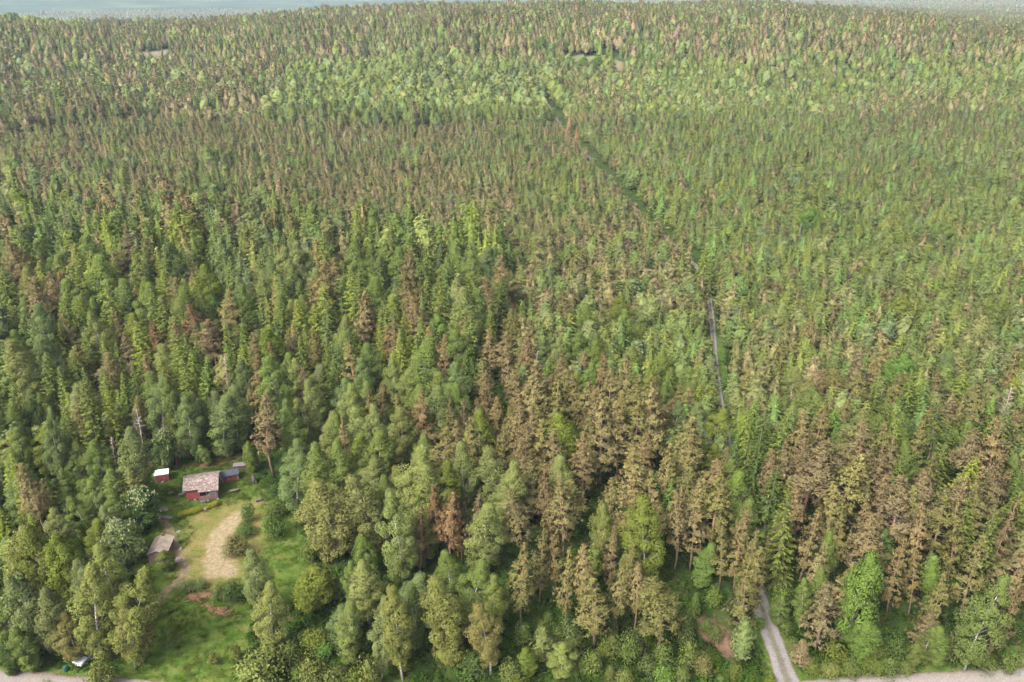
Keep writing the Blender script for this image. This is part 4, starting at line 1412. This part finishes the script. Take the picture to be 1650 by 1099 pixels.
M_KENNEL = surf("grey_board_roof", [(.3, (.026, .023, .021)), (.7, (.040, .035, .032))], 2, 4, .9)
# the cottage: front half-open, a porch under the right half of the roof
mid, rz, w = front_frame((303, 807.5), (351, 800.5))
rz *= .9
cot = empty("cottage", mid, rz, "small weathered red cottage with a lichen-blotched roof and an open porch", "cottage")
W2 = 2.75
RD = lambda y: 3.62 - .42 * abs(y - 2.5)
mb = MB()
profile_prism(mb, -W2, -.42, [(0, .18), (4.7, .18), (4.7, RD(4.7) - .16), (2.5, RD(2.5) - .16), (0, RD(0) - .16)])
profile_prism(mb, -.42, W2, [(1.7, .18), (4.7, .18), (4.7, RD(4.7) - .16), (2.5, RD(2.5) - .16), (1.7, RD(1.7) - .16)])
wall = mb.build("wall", M_RED, cot)
mb = MB()
roof_slab(mb, -W2 - .42, -.5, -.4, RD(-.4), 2.5, RD(2.5))
roof_slab(mb, -.5, W2 + .3, -1.05, RD(-1.05), 2.5, RD(2.5))
roof_slab(mb, -W2 - .42, W2 + .3, 2.5, RD(2.5), 5.15, RD(5.15))
roof = mb.build("roof", M_LICHEN, cot)
mb = MB()
mb.box((0.0, 2.5, RD(2.5) + .03), (2 * W2 + .8, .22, .05))
mb.build("ridge_cap", M_LICHEN, roof)
MB().box((1.2, .45, .22), (3.2, 2.5, .1)).build("porch_floor", M_DARKWOOD, cot)
for x in (-.3, W2 - .05):
    MB().box((x, -.72, 1.12), (.1, .1, 1.9)).build("porch_post", M_WOOD, cot)
mb = MB()
for z in (.5, .72, .94):
    mb.box((1.2, -.76, z), (3.2, .05, .14))
for x in np.linspace(-.3, 2.7, 9):
    mb.box((x, -.72, .66), (.06, .04, .8))
mb.box((1.2, -.74, 1.06), (3.25, .14, .05))
mb.build("railing", M_DARKWOOD, cot)
mb = MB()
for z in (.5, .72, .94):
    mb.box((W2 + .02, .45, z), (.05, 2.3, .14))
mb.box((W2 + .02, .45, 1.06), (.12, 2.35, .05))
mb.build("railing", M_DARKWOOD, cot)
d = MB().box((.35, 1.67, 1.2), (.85, .06, 1.9)).build("door", M_DARKWOOD, cot)
MB().box((.68, 1.63, 1.15), (.05, .05, .16)).build("handle", M_BLOCK, d)
wd = MB().box((1.8, 1.675, 1.55), (1.0, .05, .8)).build("window", M_DARK, cot)
mb = MB()
for x in (1.27, 1.8, 2.33): mb.box((x, 1.65, 1.55), (.07, .06, .94))
for z in (1.11, 1.99): mb.box((1.8, 1.645, z), (1.13, .07, .07))
mb.build("frame", M_BLOCK, wd)
wd = MB().box((-W2 - .0, 2.6, 1.5), (.05, .9, .8)).build("window", M_DARK, cot)
mb = MB()
for y in (2.12, 3.08): mb.box((-W2 - .02, y, 1.5), (.06, .07, .94))
for z in (1.06, 1.94): mb.box((-W2 - .025, 2.6, z), (.07, 1.03, .07))
mb.build("frame", M_BLOCK, wd)
for x, y in ((-W2 + .15, .1), (-1.4, .1), (-.5, .1), (.9, -.68), (W2 - .1, -.68)):
    MB().box((x, y, .08), (.26, .26, .24)).build("corner_block", M_BLOCK, cot)
MB().box((.1, -1.05, .1), (.9, .5, .2)).build("step", M_WOOD, cot)


def on(root, x, y, z=0.0):
    return Matrix.Rotation(root.rotation_euler.z, 4, 'Z') @ Vector((x, y, 0)) + root.location + Vector((0, 0, z))


t = empty("garden_table", on(cot, 1.75, .1, .27), rz, "white garden table standing on the cottage porch", "table")
MB().box((0, 0, .72), (1.3, .75, .05)).build("tabletop", M_WHITE, t, bevel=.02)
for sx in (-.55, .55):
    for sy in (-.28, .28):
        MB().box((sx, sy, .345), (.06, .06, .69)).build("leg", M_WHITE, t)
for k, (cx, lab) in enumerate(((.95, "white garden chair at the left end of the porch table"), (2.52, "white garden chair at the right end of the porch table"))):
    c_ = empty("garden_chair", on(cot, cx, .1 if k else .15, .27), rz + (R(90) if k == 0 else R(-90)), lab, "chair", "white chairs on the porch")
    MB().box((0, 0, .43), (.45, .45, .05)).build("seat", M_WHITE, c_, bevel=.015)
    MB().box((0, .21, .7), (.45, .04, .5)).build("backrest", M_WHITE, c_, bevel=.015)
    for sx in (-.19, .19):
        for sy in (-.19, .19):
            MB().box((sx, sy, .2), (.045, .045, .4)).build("leg", M_WHITE, c_)


def shed(name, pl, pr, depth, hw, rise, mwall, mroof, label, cat="shed", ridge='x', over=.2, door=None, door_mat=None, extra_rz=0.0, base=.08):
    mid, rz, w = front_frame(pl, pr)
    root = empty(name, mid, rz + extra_rz, label, cat)
    h = w / 2
    mb = MB()
    if ridge == 'x':
        yc = depth / 2
        profile_prism(mb, -h, h, [(0, base), (depth, base), (depth, hw), (yc, hw + rise), (0, hw)])
        mb.build("wall", mwall, root)
        mb = MB()
        k = rise / yc
        roof_slab(mb, -h - over, h + over, -over, hw - over * k + .1, yc, hw + rise + .1, .07)
        roof_slab(mb, -h - over, h + over, yc, hw + rise + .1, depth + over, hw - over * k + .1, .07)
        rf = mb.build("roof", mroof, root)
    else:
        n = len(mb.v)
        prof = [(-h, base), (h, base), (h, hw), (0, hw + rise), (-h, hw)]
        mb.v += [(x, 0, z) for x, z in prof] + [(x, depth, z) for x, z in prof]
        mb.f.append((0, 1, 2, 3, 4))
        mb.f.append((9, 8, 7, 6, 5))
        for i in range(5):
            j = (i + 1) % 5
            mb.f.append((i, 5 + i, 5 + j, j))
        mb.build("wall", mwall, root)
        mb = MB()
        k = rise / h
        for sgn in (-1, 1):
            pts = [(0, -over, hw + rise + .1), (0, depth + over, hw + rise + .1), (sgn * (h + over), depth + over, hw - over * k + .1), (sgn * (h + over), -over, hw - over * k + .1)]
            if (Vector(pts[1]) - Vector(pts[0])).cross(Vector(pts[2]) - Vector(pts[0])).z < 0: pts.reverse()
            mb.slab(pts, .07)
        rf = mb.build("roof", mroof, root)
    if door:
        x, dw, dh = door
        dd = MB().box((x, -.015, base + dh / 2), (dw, .05, dh)).build("door", door_mat or mwall, root)
        MB().box((x + dw * .36, -.05, base + dh * .5), (.05, .04, .14)).build("handle", M_BLOCK, dd)
    for sx in (-h + .12, h - .12):
        MB().box((sx, .12, .05), (.24, .24, .2)).build("corner_block", M_BLOCK, root)
    return root, h


r_, h_ = shed("red_shed", (251.5, 777.5), (273, 774.5), 1.9, 1.55, .5, M_RED, M_WHITE, "little red shed with a clean white roof left of the cottage", over=.12, door=(0, .8, 1.35))
MB().box((0, -.4, .1), (.6, .55, .2)).build("step", M_STONE, r_)
r_, h_ = shed("red_shed", (360, 779), (384, 773.5), 2.0, 1.5, .45, M_RED, M_SLATE, "low red shed with a dark blue-grey roof right of the cottage", over=.3, door=(-.5, .7, 1.3), door_mat=M_DARKWOOD)
MB().box((h_ - .2, 1.25, 2.05), (.3, .3, .6)).build("chimney", M_SLATE, r_)
mb = MB()
for x in (-h_ - .05, h_ + .05): mb.box((x, 0.0, .75), (.06, .08, 1.4))
mb.build("corner_board", M_BLOCK, r_)
# outhouse with an open dark doorway between two red boards
mid, rz, w = front_frame((278.6, 750.3), (286, 749.6))
oh = empty("outhouse", mid, rz, "narrow red outhouse with a grey roof and a dark doorway", "outhouse")
mb = MB()
for x, wx in ((-.4, .32), (.4, .32)): mb.box((x, .02, .98), (wx, .08, 1.8))
mb.box((0, .02, 1.86), (.48, .08, .04))
for x in (-.53, .53): mb.box((x, .62, .95), (.06, 1.12, 1.74))
mb.box((0, 1.2, .95), (1.12, .06, 1.7))
mb.build("wall", M_RED, oh)
MB().box((0, .35, .95), (.46, .03, 1.66)).build("doorway", M_DARK, oh)  # near-black panel: the shade inside the open doorway put into its colour
MB().slab([(-.78, -.35, 2.12), (.78, -.35, 2.12), (.78, 1.45, 1.88), (-.78, 1.45, 1.88)], .08).build("roof", M_TINROOF, oh)
MB().box((0, -.4, .06), (1.0, .6, .12)).build("step", M_STONE, oh)
# grey-roofed shed at the foot of the yard, ridge running away
r_, h_ = shed("grey_shed", (241, 907), (270.5, 905), 4.3, 1.7, .62, M_DARKWOOD, M_GREYROOF, "long shed under a grey-brown felt gable roof below the chestnuts", ridge='y', over=.18, door=(0, .9, 1.5), door_mat=M_WOOD)
MB().box((-.1, 4.32, 1.9), (.55, .08, .8)).build("gable_board", M_RED, r_)
MB().box((-.1, 4.0, 2.5), (.34, .34, .5)).build("chimney", M_RED, r_)
# hut like a kennel
r_, h_ = shed("kennel", (408, 781), (414, 780.5), 1.9, .75, .3, M_DARKWOOD, M_KENNEL, "tiny grey-roofed kennel at the right edge of the yard", cat="kennel", ridge='y', over=.1, door=(0, .34, .5), door_mat=M_DARK, extra_rz=R(14))
# wood pile under a pale sheet
mid, rz, w = front_frame((377, 758), (396, 756.5))
wp = empty("woodpile", mid, rz, "stacked firewood under a pale tin sheet behind the dark-roofed shed", "woodpile")
mb = MB()
for j in range(5):
    for i in range(9):
        mb.tube([(-w / 2 + .12 + i * w / 9, 0, .1 + j * .17), (-w / 2 + .12 + i * w / 9, .8, .1 + j * .17)], [.095, .095], 6)
mb.build("logs", M_WOOD, wp)
MB().slab([(-w / 2 - .1, -.2, .98), (w / 2 + .1, -.2, .98), (w / 2 + .1, 1.0, 1.1), (-w / 2 - .1, 1.0, 1.1)], .04).build("tin_sheet", M_TINROOF, wp)


def bench(pl, pr, dpt, hgt, label):
    mid, rz, w = front_frame(pl, pr)
    b = empty("garden_bench", mid, rz, label, "bench", "weathered benches in the yard")
    mb = MB()
    for i in range(4): mb.box((0, dpt * (i + .5) / 4, hgt), (w, dpt / 4 - .02, .05))
    mb.build("seat", M_WOOD, b)
    for x in (-w / 2 + .12, w / 2 - .12):
        MB().box((x, dpt / 2, hgt / 2 - .02), (.08, dpt * .85, hgt - .06)).build("leg", M_DARKWOOD, b)
    return b


bench((371, 796), (385, 793), .6, .5, "longer grey plank bench just right of the cottage")
bench((412.5, 810.5), (422.5, 807.5), .6, .45, "shorter grey plank bench at the right edge of the yard")
# planks leaning beside the cottage
mid, rz, w = front_frame((291.5, 801), (301, 797))
pk = empty("plank_stack", mid, rz, "stack of grey planks at the left end of the cottage", "plank stack")
mb = MB()
for j in range(4):
    mb.box((random.uniform(-.06, .06), .35, .06 + j * .12), (1.35 + .1 * (j % 2), .55, .11), R(random.uniform(-4, 4)))
mb.build("planks", M_WOOD, pk)

# hedges
def hedge(pl, pr, wdt, hgt, label, tint):
    a, b = at(*pl), at(*pr)
    mid = (a + b) / 2
    rz = math.atan2(b.y - a.y, b.x - a.x)
    Ln = (b - a).length
    L_ = Leaves(rg(500 + int(pl[0])))
    rng = L_.rng
    n = int(900 * Ln)
    u = rng.random(n) - .5
    th = rng.random(n) * math.pi
    r = .8 + .2 * rng.random(n)
    end = np.clip((.5 - np.abs(u)) * Ln / .45, 0, 1) ** .5
    wob_ = 1 + .1 * np.sin(u * Ln * 2.1) + .06 * np.sin(u * Ln * 5.3)
    p = np.stack([u * Ln, np.cos(th) * wdt / 2 * r * end * wob_, np.abs(np.sin(th)) ** .7 * hgt * r * end * wob_], 1)
    nn = np.stack([u * .5, np.cos(th), np.sin(th)], 1)
    L_.add(p, nn + rng.normal(size=(n, 3)) * .6, .13 * (.7 + .6 * rng.random(n)), .1, out=nn)
    root = empty("hedge", mid, rz, label, "hedge", "low clipped hedges before the cottage")
    c = link("foliage", L_.mesh("hedge_foliage", M_LEAF), root)
    c["tint"] = tint
    mb = MB()
    for i in range(int(Ln * 1.6)):
        x = -Ln / 2 + .4 + i / 1.6
        mb.tube([(x, 0, -.05), (x + .05, .04, hgt * .75)], [.04, .015], 4)
    mb.build("stem", M_BARKG, root)


hedge((287, 833), (327, 822), 1.0, .95, "longer clipped yellow-green hedge before the cottage", (.26, .27, .036))
hedge((333, 819), (355, 812), .95, .85, "shorter clipped yellow-green hedge before the cottage", (.25, .26, .036))


def rock(px, py, s, label, flat=.5):
    p = at(px, py)
    bm = bmesh.new()
    bmesh.ops.create_icosphere(bm, subdivisions=2, radius=1)
    sd = random.random() * 50
    for v in bm.verts:
        k = 1 + .45 * (float(fbm(v.co.x * 1.3 + sd, v.co.y * 1.3 + v.co.z * .7, 1.1, 3)) - .5)
        v.co = Vector((v.co.x * s[0] * k, v.co.y * s[1] * k, v.co.z * flat * min(s) * k))
    me = bpy.data.meshes.new("rock")
    bm.to_mesh(me)
    bm.free()
    me.materials.append(M_STONE)
    o = link("rock", me)
    o.location = p + Vector((0, 0, flat * min(s) * .2))
    o.rotation_euler = (0, 0, random.random() * 3)
    return tag(o, label, "rock", "pinkish stones about the yard")


for px, py, s, lab in ((253, 808, (.5, .45), "lone pinkish stone left of the cottage"), (262, 821, (1.2, .6), "broad pinkish stone slab left of the long hedge"), (270, 834, (1.0, .5), "flat pinkish stone below the broad slab"),
                       (288, 857, (.45, .4), "small pinkish stone right of the footpath"), (291, 884, (.6, .35), "upper pinkish stone between grey-roofed shed and sandy patch"), (287, 903, (.75, .5), "largest pinkish stone between grey-roofed shed and sandy patch"),
                       (299, 909, (.5, .3), "lower pinkish stone between grey-roofed shed and sandy patch"), (330, 821, (.45, .4), "round stone in the gap between the two hedges"), (313, 943, (.4, .35), "small stone below the sandy patch"), (375, 924, (.3, .25), "small dark stone on the lower sandy patch"),
                       (234, 949, (.8, .3), "flat stone by the birch left of the lane")):
    rock(px, py, s, lab)


def brush(pl, pr, n, spread, label, ln=1.0):
    a, b = at(*pl), at(*pr)
    mid = (a + b) / 2
    rz = math.atan2(b.y - a.y, b.x - a.x)
    Ln = (b - a).length
    o = MB()
    for i in range(n):
        u = random.gauss(0, .27)
        c = Vector((u * Ln, random.gauss(0, spread * .5), .08 + abs(random.gauss(0, .16))))
        th = random.random() * 6.28
        d = Vector((math.cos(th), math.sin(th), random.gauss(0, .18))) * ln * random.uniform(.3, .8)
        o.tube([c - d, c + Vector((random.gauss(0, .08), random.gauss(0, .08), .06)), c + d], [.05, .04, .02], 4, False)
    ob = o.build("brush_pile", M_TWIG)
    ob.location = mid
    ob.rotation_euler = (0, 0, rz)
    return tag(ob, label, "brush pile", "heaps of cut branches on the meadow")


brush((302, 966), (346, 958), 110, .8, "upper heap of orange-brown cut branches below the sandy patch")
brush((328, 977), (372, 992), 80, .6, "lower scattered heap of orange-brown cut branches in the meadow", .8)
brush((446, 985), (462, 978), 40, .5, "small reddish heap of roots beside the meadow birch", .7)
brush((505, 1042), (528, 1050), 45, .5, "small brown heap of twigs under the front birches", .7)

# planting bed
p = at(275, 795)
bed = empty("flower_bed", p, .25, "oval leafy planting bed left of the cottage", "flower bed")
L_ = Leaves(rg(600))
n = 900
th, r = L_.rng.random(n) * 6.28, .55 + .45 * L_.rng.random(n)
L_.add(np.stack([np.cos(th) * r * 1.15, np.sin(th) * r * .85, L_.rng.random(n) * .3], 1), L_.rng.normal(size=(n, 3)) * .6 + np.array([0, 0, .5]), .22, .14)
c = link("foliage", L_.mesh("bed_foliage", M_LEAF), bed)
c["tint"] = (.045, .10, .025)
mb = MB()
mb.tube([(0, 0, -.05), (0, 0, .12)], [1.15, .85], 14)
o = mb.build("soil", M_TWIG, bed)
o.scale = (1, .75, 1)

# ------------------------------------------------------------------ silver car under the birches
M_SILVER = surf("silver_paint", [(.3, (0.3000, 0.3060, 0.3180)), (.7, (0.3480, 0.3540, 0.3660))], .5, 2, .28, spec=.6, metallic=.35)
M_GLASS = surf("dark_glass", [(.3, (.02, .024, .03)), (.7, (.03, .034, .04))], 1, 1, .08, spec=.8)
M_TYRE = surf("tyre_rubber", [(.3, (.02, .02, .02)), (.7, (.035, .035, .035))], 5, 2, .9)
M_LAMP = surf("lamp_glass", [(.3, (.7, .7, .66)), (.7, (.8, .8, .76))], 5, 1, .15, spec=.8)
M_TAIL = surf("red_lamp_glass", [(.3, (.4, .02, .02)), (.7, (.5, .03, .03))], 5, 1, .2, spec=.8)
a, b = at(132, 1069), at(157, 1047)
car = empty("parked_car", (a + b) / 2, math.atan2(a.y - b.y, a.x - b.x), "silver car parked half hidden under the birches by the road", "car")
prof = [(-2.1, .35), (-2.15, .75), (-2.0, .95), (-1.1, .98), (.75, .95), (1.75, .80), (2.1, .66), (2.15, .35)]


def loft(prof, hw, tuck, mat, name, parent, bev):
    mb = MB()
    k = len(prof)
    mb.v += [(x, -hw + (tuck if z > .6 else 0) * .5, z) for x, z in prof] + [(x, hw - (tuck if z > .6 else 0) * .5, z) for x, z in prof]
    mb.f.append(tuple(range(k)))
    mb.f.append(tuple(range(2 * k - 1, k - 1, -1)))
    for i in range(k):
        j = (i + 1) % k
        mb.f.append((i, k + i, k + j, j))
    return mb.build(name, mat, parent, bevel=bev)


loft(prof, .86, .1, M_SILVER, "body", car, .09)
mb = MB()
top = [(-1.55, .94), (-1.15, 1.36), (.05, 1.40), (.85, .93)]
for hw0, hw1 in ((.74, .6),):
    mb.v += [(x, -(hw0 if z < 1 else hw1), z) for x, z in top] + [(x, (hw0 if z < 1 else hw1), z) for x, z in top]
    mb.f += [(0, 1, 2, 3), (7, 6, 5, 4), (0, 4, 5, 1), (1, 5, 6, 2), (2, 6, 7, 3)]
mb.build("windows", M_GLASS, car)
MB().box((-.55, 0, 1.41), (1.2, 1.22, .05)).build("roof", M_SILVER, car, bevel=.02)
for x in (-1.3, 1.32):
    for y in (-.8, .8):
        wv = MB().tube([(x, y - .1, .31), (x, y + .1, .31)], [.31, .31], 18).build("wheel", M_TYRE, car)
        MB().tube([(x, y - .112, .31), (x, y + .112, .31)], [.18, .18], 12).build("rim", M_SILVER, wv)
for y in (-.6, .6):
    MB().box((2.05, y, .68), (.2, .36, .13)).build("headlight", M_LAMP, car, bevel=.03)
    MB().box((-2.1, y, .78), (.12, .3, .16)).build("tail_light", M_TAIL, car, bevel=.02)
MB().box((2.16, 0, .45), (.03, .52, .12)).build("number_plate", M_LAMP, car)
for y in (-.86, .86):
    MB().box((.55, y, .98), (.14, .16, .12)).build("wing_mirror", M_SILVER, car, bevel=.02)
M_TEAL = surf("teal_plastic", [(.3, (0.0090, 0.0480, 0.0360)), (.7, (0.0180, 0.0720, 0.0570))], 2, 2, .4)
p = at(107, 1081)
bar = empty("barrel", p, 0, "small teal-green barrel on the verge beside the silver car", "barrel")
MB().tube([(0, 0, 0), (0, 0, .08), (0, 0, .45), (0, 0, .82), (0, 0, .88)], [.27, .3, .33, .3, .27], 16).build("body", M_TEAL, bar, True)
MB().tube([(0, 0, .88), (0, 0, .92)], [.24, .24], 16).build("lid", M_TEAL, bar)

# ------------------------------------------------------------------ air, light, camera
m, nt, N, L = nt_mat("haze")
out = N("ShaderNodeOutputMaterial")
vol = N("ShaderNodeVolumePrincipled")
vol.inputs["Color"].default_value = (.58, .70, .88, 1)
vol.inputs["Density"].default_value = 0.58e-4
vol.inputs["Anisotropy"].default_value = .0
L(vol.outputs[0], out.inputs["Volume"])
hz = MB().box((0, 4200, 10), (16400, 10400, 360)).build("haze", m)
tag(hz, "thin bluish air lying over the wood and the far hills", "haze", kind="stuff")
zmin, zmax = float(GZ.min()), float(GZ.max())
hz.scale = (1, 1, 1)
hz.data.transform(Matrix.Translation((0, 0, (zmin - 1.5 + zmax + 30) / 2 - 10)) @ Matrix.Diagonal((1, 1, (zmax + 30 - zmin + 1.5) / 360, 1)) if False else Matrix.Identity(4))
for v in hz.data.vertices:
    v.co.z = zmin - 1.5 if v.co.z < 10 else max(zmax + 30, 130)

SUN_EL, SUN_AZ = R(48), R(-140)     # azimuth from +Y towards +X: behind the camera's left shoulder
to_sun = Vector((math.sin(SUN_AZ) * math.cos(SUN_EL), math.cos(SUN_AZ) * math.cos(SUN_EL), math.sin(SUN_EL)))
sd = bpy.data.lights.new("sun", 'SUN')
sd.energy = 1.5
sd.angle = R(15)
sd.color = (1.0, .96, .89)
so = bpy.data.objects.new("sun", sd)
COL.objects.link(so)
so.rotation_euler = (-to_sun).to_track_quat('-Z', 'Y').to_euler()
world = bpy.data.worlds.new("World")
SC.world = world
world.use_nodes = True
wn = world.node_tree
bg = wn.nodes["Background"]
sky = wn.nodes.new("ShaderNodeTexSky")
sky.sky_type = 'NISHITA'
sky.sun_disc = False
sky.sun_elevation = SUN_EL
sky.sun_rotation = SUN_AZ
sky.dust_density = 5.0
sky.air_density = 1.0
sky.ozone_density = 1.0
bg.inputs["Strength"].default_value = .16
hs_ = wn.nodes.new("ShaderNodeHueSaturation")      # thin high cloud: the sky's light is greyer than a clear blue
hs_.inputs["Saturation"].default_value = .45
wn.links.new(sky.outputs[0], hs_.inputs["Color"])
wn.links.new(hs_.outputs[0], bg.inputs["Color"])

cam = bpy.data.cameras.new("camera")
cam.sensor_width = 36
cam.lens = 36 * FPX / 1650
cam.clip_start = 1
cam.clip_end = 30000
co = bpy.data.objects.new("camera", cam)
COL.objects.link(co)
co.location = (0, 0, CAMZ)
co.rotation_euler = (R(90) - PITCH, 0, 0)
SC.camera = co

SC.view_settings.view_transform = 'Standard'
SC.view_settings.look = 'None'
SC.view_settings.gamma = 1
SC.view_settings.exposure = 2.05
cy = SC.cycles
cy.max_bounces = 6
cy.diffuse_bounces = 3
cy.glossy_bounces = 2
cy.transmission_bounces = 3
cy.volume_bounces = 1
cy.transparent_max_bounces = 8
cy.use_denoising = True
cy.denoising_prefilter = 'NONE'
cy.sample_clamp_indirect = 4
cy.use_adaptive_sampling = True
cy.adaptive_threshold = .02
